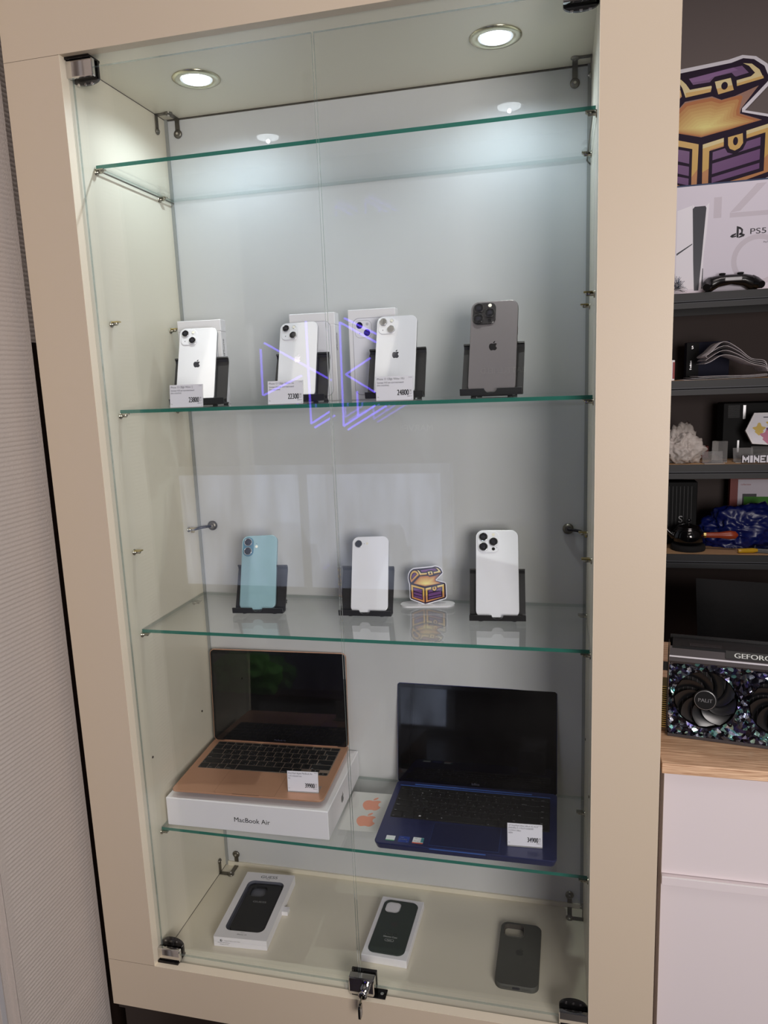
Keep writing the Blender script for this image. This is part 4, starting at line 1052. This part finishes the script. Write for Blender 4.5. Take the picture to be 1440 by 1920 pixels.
for c in range(3): fan(cw * (c + .5))
mb = MB(); mb.box(-.0022, -.0010, -.0006 + .004, GH - .004, -GT + .004, .001, 'gpu_black', F); mb.box(-.012, -.0022, GH - .040, GH - .026, -.004, -.001, 'gpu_black', F)
for i in range(20): mb.box(-.010, -.0022, .012 + i * .0036, .0138 + i * .0036, -.045, -.004, 'brass', F)
mb.build('mounting_bracket', t)

# ================================================================== CHAIR BEHIND THE COUNTER
t = thing('office_chair', 'black upholstered chair back standing behind the graphics card', 'chair', (1.345, 1.12, FL), radians(0))
mb = MB(); n = 14; vs = []; fs = []
Wc, Hc = .22, .50
def chair_pad(mb, w, h, d, M, topw=None):
    nx, ny = 14, 14; out = []
    for sgn in (1, -1):
        vs = []; fs = []
        for j in range(ny + 1):
            for i in range(nx + 1):
                u, v = i / nx * 2 - 1, j / ny * 2 - 1
                e = max(0.0, (1 - abs(u) ** 6) * (1 - abs(v) ** 6)) ** .5
                wob = .006 * noise.noise(Vector((u * 3, v * 3, sgn)))
                ww = w * (1 - .04 * (1 - v))
                vs.append((u * ww, v * h / 2 + h / 2 - (.012 * u if j == ny else 0), sgn * (d * e + wob * e)))
        for j in range(ny):
            for i in range(nx):
                a = j * (nx + 1) + i; f = (a, a + 1, a + nx + 2, a + nx + 1); fs.append(f if sgn > 0 else tuple(reversed(f)))
        mb.add(vs, fs, 'chair_fabric', M, True)
chair_pad(mb, .205, .43, .035, frame((0, 0, .395), radians(2), radians(6))); mb.build('backrest', t)
mb = MB(); chair_pad(mb, .23, .42, .04, T(0, -.40, .40)); mb.build('seat', t)
mb = MB(); mb.cyl(.028, .08, .38, 'gpu_black', T(0, -.2, 0), 20); mb.tube([(0, -.2, .37), (0, .02, .37), (0, .045, .50)], .014, 'gpu_black'); mb.build('column', t)
for k in range(5):
    a = 2 * pi * k / 5; mb = MB(); mb.tube([(0, -.2, .10), (.27 * cos(a), -.2 + .27 * sin(a), .065)], .018, 'gpu_black', taper=[.022, .014]); mb.cyl(.027, -.012, .012, 'rubber', T(.27 * cos(a), -.2 + .27 * sin(a), .027) @ RX(pi / 2), 18); mb.build('leg', t)

# ================================================================== SHELVING RACK IN THE BACK
RK = [1.319, 1.056, 0.792, 0.500]
t = thing('shelving_rack', 'dark grey metal shelving rack with wooden boards in the back room', 'shelving rack', (1.5, 1.4, FL))
ox = Vector((-1.5, -1.4, -FL))
for z in RK + [0.0]:
    mb = MB(); mb.box(1.02, 2.05, 1.402, 1.73, z - .014, z, 'rack_board')
    sb = mb.build('shelf_board', t, loc=ox)
    mb = MB(); mb.box(1.02, 2.05, 1.395, 1.4015, z - .022, z - .0005, 'rack_metal'); mb.box(1.02, 2.05, 1.3985, 1.4015, z - .026, z - .022, 'rack_light'); mb.box(1.02, 2.05, 1.4000, 1.4015, z - .029, z - .026, 'black_void')
    mb.box(1.02, 2.05, 1.396, 1.4015, z - .046, z - .029, 'rack_metal'); mb.box(1.02, 2.05, 1.3955, 1.397, z - .0305, z - .029, 'rack_light')
    mb.box(1.02, 2.05, 1.725, 1.73, z - .046, z - .014, 'rack_metal'); mb.build('beam', t, loc=ox)
mb = MB(); mb.box(1.02, 2.05, 1.732, 1.740, FL + .02, RK[0] - .02, 'rack_shade'); mb.build('back_panel', t, loc=ox)  # invented dark sheet, its colour stands in for shade inside the shelves
for x in (1.02, 2.05):
    for y in (1.405, 1.70):
        mb = MB(); mb.box(x - .03, x, y, y + .03, FL, RK[0] - .001, 'rack_metal'); mb.build('post', t, loc=ox)

# console box -----------------------------------------------------------------
t = thing('console_box', 'large white game console box on the top rack shelf', 'box', (1.295, 1.450, RK[0]))
mb = MB(); bw, bh = .415, .324; mb.bbox(-bw / 2, bw / 2, 0, .135, 0, bh, 'console_blue', I4, .001)
F = frame((0, -.0003, 0)); mb.prism([(-bw / 2 + .001, .001), (bw / 2 - .001, .001), (bw / 2 - .001, bh - .005), (-bw / 2 + .001, bh - .005)], 0, .0003, 'console_white', F)
X0 = 1.295
def BX(x, z): return (x - X0, z - RK[0])
mb.prism([BX(1.318, 1.63), BX(1.345, 1.63), BX(1.275, 1.556), BX(1.246, 1.552)], .0003, .0004, 'pale_print', F); mb.prism([BX(1.246, 1.5515), BX(1.40, 1.5515), BX(1.40, 1.538), BX(1.246, 1.538)], .0003, .0004, 'pale_print', F)
mb.prism([BX(1.20, 1.60), BX(1.222, 1.60), BX(1.222, 1.54), BX(1.20, 1.54)], .0003, .0004, 'pale_print', F)
o1 = [(X0 * 0 + 1.33 - X0 + .075 * cos(a), 1.41 - RK[0] + .075 * sin(a)) for a in [2 * pi * i / 32 for i in range(32)]]
mb.prism(o1, .0003, .0004, 'pale_print', F); mb.prism([(1.33 - X0 + (x - (1.33 - X0)) * .8, 1.41 - RK[0] + (y - (1.41 - RK[0])) * .8) for x, y in o1], .0004, .0005, 'console_white', F)
# printed console: white shells around a dark core
mb.prism([BX(1.096, 1.570), BX(1.138, 1.582), BX(1.142, 1.47), BX(1.150, 1.335), BX(1.096, 1.335)], .0005, .0006, 'card_white', F)
mb.prism([BX(1.139, 1.586), BX(1.146, 1.577), BX(1.178, 1.577), BX(1.187, 1.587), BX(1.182, 1.50), BX(1.176, 1.44), BX(1.172, 1.33), BX(1.150, 1.33), BX(1.142, 1.46)], .0006, .0007, 'card_white', F)
mb.prism([BX(1.140, 1.572), BX(1.146, 1.578), BX(1.176, 1.578), BX(1.179, 1.572), BX(1.174, 1.49), BX(1.170, 1.42), BX(1.164, 1.33), BX(1.151, 1.33), BX(1.146, 1.42), BX(1.143, 1.50)], .0007, .0009, 'console_black', F)
mb.prism([BX(1.097, 1.438), BX(1.142, 1.468), BX(1.142, 1.471), BX(1.097, 1.444)], .0007, .0008, 'console_black', F)
mb.prism([BX(1.1715, 1.335), BX(1.176, 1.335), BX(1.1755, 1.395), BX(1.1735, 1.395)], .0007, .0008, 'console_black', F)
# logo: upright P and lying S, then the wordmark
lx, lz = 1.270 - X0, 1.480 - RK[0]
mb.prism([(lx - .003, lz), (lx + .003, lz - .003), (lx + .003, lz + .024), (lx + .009, lz + .021), (lx + .010, lz + .013), (lx + .006, lz + .011), (lx + .006, lz + .007), (lx + .014, lz + .010), (lx + .015, lz + .021), (lx + .008, lz + .028), (lx - .003, lz + .032)], .0004, .0006, 'ink', F)
mb.prism([(lx - .004, lz + .012), (lx - .016, lz + .008), (lx - .021, lz + .003), (lx - .015, lz - .001), (lx - .004, lz + .001), (lx - .004, lz + .005), (lx - .012, lz + .003), (lx - .004, lz + .008)], .0004, .0006, 'ink', F)
mb.prism([(lx + .004, lz + .010), (lx + .012, lz + .010), (lx + .021, lz + .006), (lx + .018, lz + .001), (lx + .004, lz - .003), (lx + .004, lz + .001), (lx + .012, lz + .004), (lx + .004, lz + .006)], .0004, .0006, 'ink', F)
mb.text('PS5', .0165, 'ink', F @ T(lx + .033, lz + .006, .0005), xs=1.45); mb.text('PlayStation 5', .0048, 'ink_grey', F @ T(1.343 - X0, 1.458 - RK[0], .0005))
mb.build('carton', t)

# controller ------------------------------------------------------------------
t = thing('game_controller', 'black game controller lying in front of the console box', 'game controller', (1.252, 1.425, RK[0]), radians(4))
mb = MB()
sec = [(-.075, .012, .016, .0), (-.070, .020, .020, .001), (-.055, .025, .022, .006), (-.035, .024, .018, .014), (0, .022, .015, .017), (.035, .024, .018, .014), (.055, .025, .022, .006), (.070, .020, .020, .001), (.075, .012, .016, 0)]
rings = [([(x, ry * cos(a), zc + .018 + rz * sin(a)) for a in [2 * pi * i / 16 for i in range(16)]], 0) for x, ry, rz, zc in sec]
mb.loft(rings, 'controller_black', I4, True)
for s in (-1, 1):
    mb.tube([(s * .058, 0, .026), (s * .070, -.010, .020), (s * .078, -.035, .012)], .016, 'controller_black', n=14, taper=[.020, .017, .011])
    mb.bbox(s * .050 - .016, s * .050 + .016, .018, .030, .030, .042, 'controller_black', I4, .003)
mb.build('body', t)
for s in (-1, 1):
    mb = MB(); mb.lathe([(.005, .034), (.005, .048), (.0095, .051), (.0095, .054), (.006, .055)], 'rubber', T(s * .026, -.002, 0), 24); mb.build('thumb_stick', t)
mb = MB(); mb.bbox(-.024, .026, -.026, -.020, .028, .040, 'silver_grey', I4, .002); mb.build('front_bar', t)
# tinsel ------------------------------------------------------------------
mb = MB()
for i in range(90):
    a = random.uniform(0, 2 * pi); e = random.uniform(-.5, 1.4); L = random.uniform(.012, .034)
    p = Vector((random.uniform(-.006, .010), random.uniform(-.004, .012), random.uniform(.0, .024) + .012)); d = Vector((cos(a) * cos(e), sin(a) * cos(e) * .4, sin(e)))
    q = p + d * L; q.z = max(q.z, .0006)
    mb.tube([p, q], .00045, 'tinsel_blue' if i % 3 else 'silver_grey', n=3)
o = mb.build('tinsel', loc=(1.098, 1.425, RK[0])); o['kind'] = 'stuff'; tag(o, 'spiky blue tinsel tuft at the left end of top rack shelf', 'tinsel')

# second rack shelf ---------------------------------------------------------------
z = RK[1]
mb = MB(); mb.bbox(-.066, .066, 0, .05, 0, .121, 'navy_box', I4, .001); F = frame((0, -.0003, 0)); mb.box(-.066, -.028, .001, .12, 0, .0004, 'dark_box', F)
mb.text('5', .010, 'silver_grey', F @ T(.048, .103, .0005)); mb.text('5', .010, 'silver_grey', F @ T(-.052, .100, .0005)); mb.text('5 edition', .006, 'silver_grey', F @ T(-.050, .032, .0005) @ RZ(pi / 2))
o = mb.build('game_box', loc=(1.222, 1.58, z)); tag(o, 'dark navy box marked 5 behind the folded papers', 'box')
mb = MB()
for k in range(7):  # folded brochures: each leaf springs from the fold at the right and gapes to the left
    s = k / 6; h = .010 + .080 * s ** .8
    prof = [(.128, .010 + .003 * k), (.118, .016 + .006 * k), (.080, .020 + h * .45), (.040, .018 + h * .85), (.0, .012 + h + .012 * s), (-.035 - .006 * (k % 3), .008 + h - .004 - .010 * s), (-.062 + .008 * k * .4, .004 + h * .80)] if k > 2 else \
        [(.128, .006 + .003 * k), (.08, .003 + .003 * k), (0, .0025 + .004 * k), (-.060, .0015 + .004 * k), (-.110 + .02 * k, .0012 + .005 * k)]
    M = T(0, 0, 0) @ Matrix(((0, 1, 0, 0), (1, 0, 0, 0), (0, 0, 1, 0), (0, 0, 0, 1)))
    fine = []
    for q_ in range(len(prof) - 1):
        p0, p1, p2, p3 = (Vector(prof[max(0, min(len(prof) - 1, q_ + d_))]) for d_ in (-1, 0, 1, 2))
        for u_ in (0, .25, .5, .75): fine.append(tuple(.5 * ((2 * p1) + (p2 - p0) * u_ + (2 * p0 - 5 * p1 + 4 * p2 - p3) * u_ * u_ + (3 * p1 - p0 - 3 * p2 + p3) * u_ ** 3)))
    prof = fine + [prof[-1]]
    mb.strip(prof, -.015 - .004 * (k % 2), .135 + .006 * (k % 3), .0007, 'paper', M)
for k in range(5): mb.strip([(.020 - .02 * k * .4, .104 - .012 * k * .4), (-.020, .088)], .02 * k - .016, .02 * k - .008, -.0004, 'paper_print', Matrix(((0, 1, 0, 0), (1, 0, 0, 0), (0, 0, 1, 0), (0, 0, 0, 1))))
o = mb.build('folded_papers', loc=(1.235, 1.42, z)); tag(o, 'folded-over crumpled newspaper on the second rack shelf', 'papers')
mb = MB(); mb.bbox(-.03, .006, 0, .02, 0, .064, 'box_white', I4, .001); mb.box(.0, .0062, -.0004, .0204, .006, .058, 'red_card')
o = mb.build('card_pack', loc=(1.0920, 1.42, z)); tag(o, 'small red and white pack half hidden by the cabinet frame', 'pack')

# third rack shelf ---------------------------------------------------------------
def crumple(sx, sy, sz, seed, m, spike=.35, sub=4):
    bm = bmesh.new(); bmesh.ops.create_icosphere(bm, subdivisions=sub, radius=1.0); r = random.Random(seed)
    off = Vector((r.uniform(0, 50), r.uniform(0, 50), r.uniform(0, 50)))
    for v in bm.verts:
        n1 = noise.noise(v.co * 1.6 + off); n2 = abs(noise.noise(v.co * 4.0 + off)); n3 = noise.noise(v.co * 9 + off)
        c = v.co * (1 + spike * n1 + spike * .9 * (0.3 - n2) + spike * .25 * n3)
        v.co = Vector((c.x * sx, c.y * sy, max(c.z, -.62) * sz))
    mn = min(v.co.z for v in bm.verts)
    vs = [(v.co.x, v.co.y, v.co.z - mn) for v in bm.verts]; fs = [tuple(v.index for v in f.verts) for f in bm.faces]; bm.free()
    return vs, fs
z = RK[2]
mb = MB(); vs, fs = crumple(.062, .05, .062, 3, 'bag_white', .62, 5); mb.add(vs, fs, 'bag_white', I4, True)
for (px, pz, a, L) in ((-.02, .062, .5, .03), (.012, .07, -.6, .024), (.02, .04, .2, .03), (-.005, .03, 1.2, .02)):
    pass
o = mb.build('crumpled_bag', loc=(1.130, 1.475, z)); tag(o, 'crumpled pale paper bag at the left of the third rack shelf', 'bag')
mb = MB(); mb.bbox(-.03, .03, 0, .04, 0, .040, 'red_box', I4, .001); o = mb.build('small_box', loc=(1.205, 1.58, z)); tag(o, 'small dark red box behind the clear tag holders', 'box')
def holder(x, y, w, h, yaw, tilt, label):
    t = thing('clear_stand', label, 'acrylic stand', (x, y, z), radians(yaw), 'clear acrylic stands on the rack')
    mb = MB(); mb.prism(rr(w, h, .001, 2, 0, h / 2), -.002, 0, 'acrylic_clear', frame((0, 0, 0), 0, radians(tilt)), mside='acrylic_edge'); mb.box(-w / 2, w / 2, -.02, .03, 0, .002, 'acrylic_clear'); mb.box(-w / 2, w / 2, -.021, -.02, 0, .002, 'acrylic_edge'); mb.build('panel', t)
holder(1.222, 1.43, .062, .038, 6, 14, 'low clear acrylic stand nearest the crumpled bag')
holder(1.250, 1.475, .046, .066, -12, 8, 'tall clear acrylic stand behind the low one')
holder(1.318, 1.455, .060, .046, 4, 16, 'clear acrylic stand above the white block lettering')
holder(1.372, 1.47, .060, .052, -14, 30, 'ribbed-looking clear acrylic stand at the photo edge')
mb = MB(); mb.bbox(-.02, .23, 0, .10, 0, .183, 'dark_box', I4, .002); F = frame((0, -.0004, 0))
for i in range(14): mb.box(-.006, .030, .135 + i * .003, .1362 + i * .003, 0, .0004, 'rack_metal', F)
mb.box(.040, .048, .130, .175, 0, .0005, 'silver_grey', F); mb.box(.026, .032, .02, .06, 0, .0005, 'silver_grey', F)
o = mb.build('dark_carton', loc=(1.293, 1.56, z)); tag(o, 'large dark carton at the back of the third rack shelf', 'box')
mb = MB(); hx = [(-.062, .000), (-.036, .056), (.05, .056), (.078, 0), (.05, -.05), (-.042, -.042)]; F = frame((1.386, 1.475, z + .098), 0, radians(10))
mb.prism(hx, -.012, 0, 'box_white', F); mb.prism([(x * .9 + .001, y * .9) for x, y in hx], 0, .0006, 'card_white', F)
for m_, a, b, r1 in (('splash_yellow', -.022, .004, .016), ('splash_pink', .004, -.018, .020), ('splash_blue', .022, .0, .020), ('splash_yellow', .012, .022, .012)):
    mb.prism([(a + r1 * (1 + .3 * sin(5 * t_)) * cos(t_), b + r1 * (1 + .3 * cos(4 * t_)) * sin(t_)) for t_ in [2 * pi * i / 28 for i in range(28)]], .0006 + .0001 * r1 * 100, .0008 + .0001 * r1 * 100, m_, F)
mb.box(-.01, .06, .040, .043, .0006, .0010, 'ink_grey', F)
o = mb.build('hexagonal_box'); tag(o, 'white hexagonal box with colourful splashes before the dark carton', 'box')
mb = MB(); F = frame((0, 0, .0035)); GL_ = {'M': ['10001', '11011', '11111', '10101', '10001'], 'I': ['111', '010', '010', '010', '111'], 'N': ['1001', '1101', '1111', '1011', '1001'], 'E': ['1111', '1000', '1110', '1000', '1111'],
    'C': ['1111', '1000', '1000', '1000', '1111'], 'R': ['1111', '1001', '1110', '1010', '1001'], 'A': ['1111', '1001', '1111', '1001', '1001'], 'F': ['1111', '1000', '1110', '1000', '1000'], 'T': ['111', '010', '010', '010', '010']}
GL_['I'] = ['11', '11', '11', '11', '11']; cwx, chz, cx_ = .0040, .0044, 0.0
for ch in 'MINECRAFT':
    g_ = GL_[ch]
    for r_, row in enumerate(g_):
        k_ = 0
        while k_ < len(row):
            if row[k_] == '1':
                e_ = k_
                while e_ < len(row) and row[e_] == '1': e_ += 1
                mb.box(cx_ + k_ * cwx, cx_ + e_ * cwx, (4 - r_) * chz, (5 - r_) * chz, .001, .006, 'card_white', F); mb.box(cx_ + k_ * cwx - .0008, cx_ + e_ * cwx + .0008, (4 - r_) * chz - .0008, (5 - r_) * chz + .0008, -.003, .001, 'ink', F); k_ = e_
            else: k_ += 1
    cx_ += (len(g_[0]) + .6) * cwx
mb.box(-.002, cx_, -.006, .006, 0.0, .0008, 'ink')
o = mb.build('letter_sign', loc=(1.303, 1.41, z)); tag(o, 'small white block-letter name sign on the third rack shelf edge', 'sign')

# fourth rack shelf ---------------------------------------------------------------
z = RK[3]
mb = MB(); mb.bbox(-.09, .075, 0, .06, 0, .215, 'dark_box', I4, .002); F = frame((0, -.0004, 0))
for i in range(9): mb.box(-.04 + i * .012, -.038 + i * .012, .06, .20, 0, .0005, 'rack_metal', F)
mb.box(-.075, -.048, .12, .17, 0, .0006, 'silver_grey', F); mb.text('S', .024, 'silver_grey', F @ T(.016, .075, .0006))
o = mb.build('circuit_box', loc=(1.125, 1.55, z)); tag(o, 'dark ribbed electronics box behind the black pot', 'box')
t = thing('teapot', 'glossy black pot with a wooden side handle', 'pot', (1.163, 1.470, z))
mb = MB(); mb.lathe([(.052, 0), (.055, .006), (.052, .018)], 'chair_fabric', I4, 32); mb.build('trivet', t)
mb = MB(); mb.lathe([(.030, .016), (.044, .024), (.050, .045), (.046, .064), (.036, .074)], 'black_gloss', I4, 40)
mb.tube([(-.044, 0, .045), (-.064, -.004, .062), (-.072, -.004, .075)], .009, 'black_gloss', taper=[.012, .008, .006]); mb.build('pot_body', t)
mb = MB(); mb.lathe([(.038, .074), (.034, .080), (.012, .086), (.004, .088), (.004, .092), (.0075, .097), (.005, .103)], 'black_gloss', I4, 32); mb.build('lid', t)
mb = MB(); mb.tube([(.046, -.004, .050), (.054, -.005, .050)], .011, 'brass'); mb.tube([(.054, -.005, .050), (.062, -.006, .050), (.095, -.009, .051), (.125, -.011, .052), (.142, -.012, .052), (.150, -.012, .052)], .01, 'wood_handle', n=16, taper=[.009, .009, .010, .0145, .0125, .003]); mb.build('handle', t)
mb = MB(); vs, fs = crumple(.115, .06, .082, 12, 'bag_blue', .40, 5); mb.add(vs, fs, 'bag_blue', I4, True); o = mb.build('plastic_bag', loc=(1.335, 1.545, z)); tag(o, 'crumpled shiny blue plastic bag on the lowest rack shelf', 'bag')
t = thing('screwdriver', 'screwdriver with yellow handle in front of the blue bag', 'screwdriver', (1.306, 1.42, z), radians(8))
mb = MB(); mb.tube([(0, 0, .0085), (.006, 0, .0085), (.012, 0, .0085), (.045, 0, .0088), (.060, 0, .009)], .008, 'yellow_plastic', n=10, taper=[.006, .008, .0075, .0082, .0055]); mb.build('handle', t)
mb = MB(); mb.tube([(.058, 0, .009), (.135, .004, .012)], .002, 'nickel'); mb.build('shank', t)
mb = MB(); mb.bbox(-.04, .06, -.06, 0, 0, .014, 'slab_grey', RZ(radians(-14)), .003); mb.bbox(-.034, .054, -.054, -.006, .0138, .0150, 'black_gloss', RZ(radians(-14)), .002)
o = mb.build('router', loc=(1.408, 1.478, z)); tag(o, 'flat grey and black device at the photo edge beside the screwdriver', 'device')
mb = MB(); mb.bbox(-.085, .10, 0, .03, 0, .225, 'red_box', I4, .001); F = frame((0, -.0004, 0)); mb.box(-.060, .10, .02, .210, 0, .0006, 'pale_print', F)
mb.box(-.045, .0, .10, .16, .0006, .0008, 'poster_dark', F); mb.box(-.040, .09, .10, .150, .0008, .001, 'green_cloth', F); mb.text('collection', .006, 'red_card', F @ T(-.052, .190, .001))
o = mb.build('framed_box', loc=(1.405, 1.64, z)); tag(o, 'dark red box with a pale picture panel behind the blue bag', 'box')

# ================================================================== WALL SIGN
mb = MB(); chest(mb, frame((1.2045, 1.7485, 1.648), 0, 0), .000588, 0.0, .0003, .006)
o = mb.build('chest_sign'); tag(o, 'large flat treasure chest sign, purple and gold, above the console box', 'sign')

# ================================================================== SHOP BEHIND THE CAMERA (seen in the reflections)
segs = [(-0.637, 1.262, -0.641, 1.045), (-0.617, 1.289, -0.292, 1.103), (-0.637, 1.045, -0.44, 1.13), (-0.404, 1.378, -0.405, 0.904), (-0.405, 0.904, -0.308, 0.96), (-0.389, 0.885, -0.286, 0.94), (-0.241, 1.364, -0.245, 0.889), (-0.245, 0.889, -0.088, 0.981), (-0.225, 0.872, -0.037, 0.977), (-0.218, 1.381, -0.069, 1.302), (-0.241, 1.364, -0.071, 1.265), (-0.224, 1.127, -0.102, 1.197), (-0.224, 1.127, -0.086, 1.041), (-0.172, 1.049, -0.173, 0.929)]
t = thing('neon_sign', 'violet neon sign of straight tubes mirrored in the door glass', 'neon sign', (-.34, -2.2, 1.12))
for a, b, c, d in segs:
    mb = MB(); mb.tube([(a + .34, 0, b - 1.12), (c + .34, 0, d - 1.12)], .0046, 'neon_violet'); mb.build('neon_tube', t)
mb = MB(); mb.box(-.36, .36, -.05, -.03, -.30, .32, 'poster_dark'); mb.build('backing_panel', t)
mb = MB(); mb.box(-.03, .03, -.055, -.04, -.3, 1.33, 'rack_metal'); mb.build('hanger', t)
mb = MB(); mb.box(-1.84, 0.0, -3.50, -3.48, -0.28, 0.50, 'daylight_pane'); mb.box(-1.90, .06, -3.50, -3.47, .50, .56, 'counter_white'); mb.box(0.0, .06, -3.50, -3.47, -.30, .50, 'counter_white'); mb.box(-.96, -.90, -3.50, -3.47, -.28, .50, 'counter_white'); struct(mb, 'window_1')
for txt, x, zz, w_, lb, sc in (('BATTLEFIELD', .40, 1.13, .34, 'dark poster with pale capitals, mirrored low on the grey phone', .034), ('MARVEL', -.15, .79, .26, 'dark poster with short pale lettering, mirrored in the right door', .044)):
    mb = MB(); F = frame((0, 0, 0), pi, 0); mb.box(-w_ / 2, w_ / 2, -.05, .05, -.004, 0, 'poster_dark', F); mb.text(txt, sc, 'poster_text', F @ T(0, -sc / 2, .0006), 'CENTER', bold=.02)
    o = mb.build('poster', loc=(x, -3.494, zz)); tag(o, lb, 'poster')
mb = MB(); mb.bbox(-.5, .5, -.3, .3, 0, .36, 'dark_wood', I4, .004); o = mb.build('low_table', loc=(-.35, -1.45, FL)); tag(o, 'dark low table mirrored in the laptop screen', 'table')
mb = MB(); vs, fs = crumple(.13, .07, .075, 21, 'green_cloth', .5, 3); mb.add(vs, fs, 'green_cloth'); o = mb.build('green_bag', loc=(-.36, -1.2, FL + .36)); tag(o, 'green cloth bag mirrored in the rose gold laptop screen', 'bag')
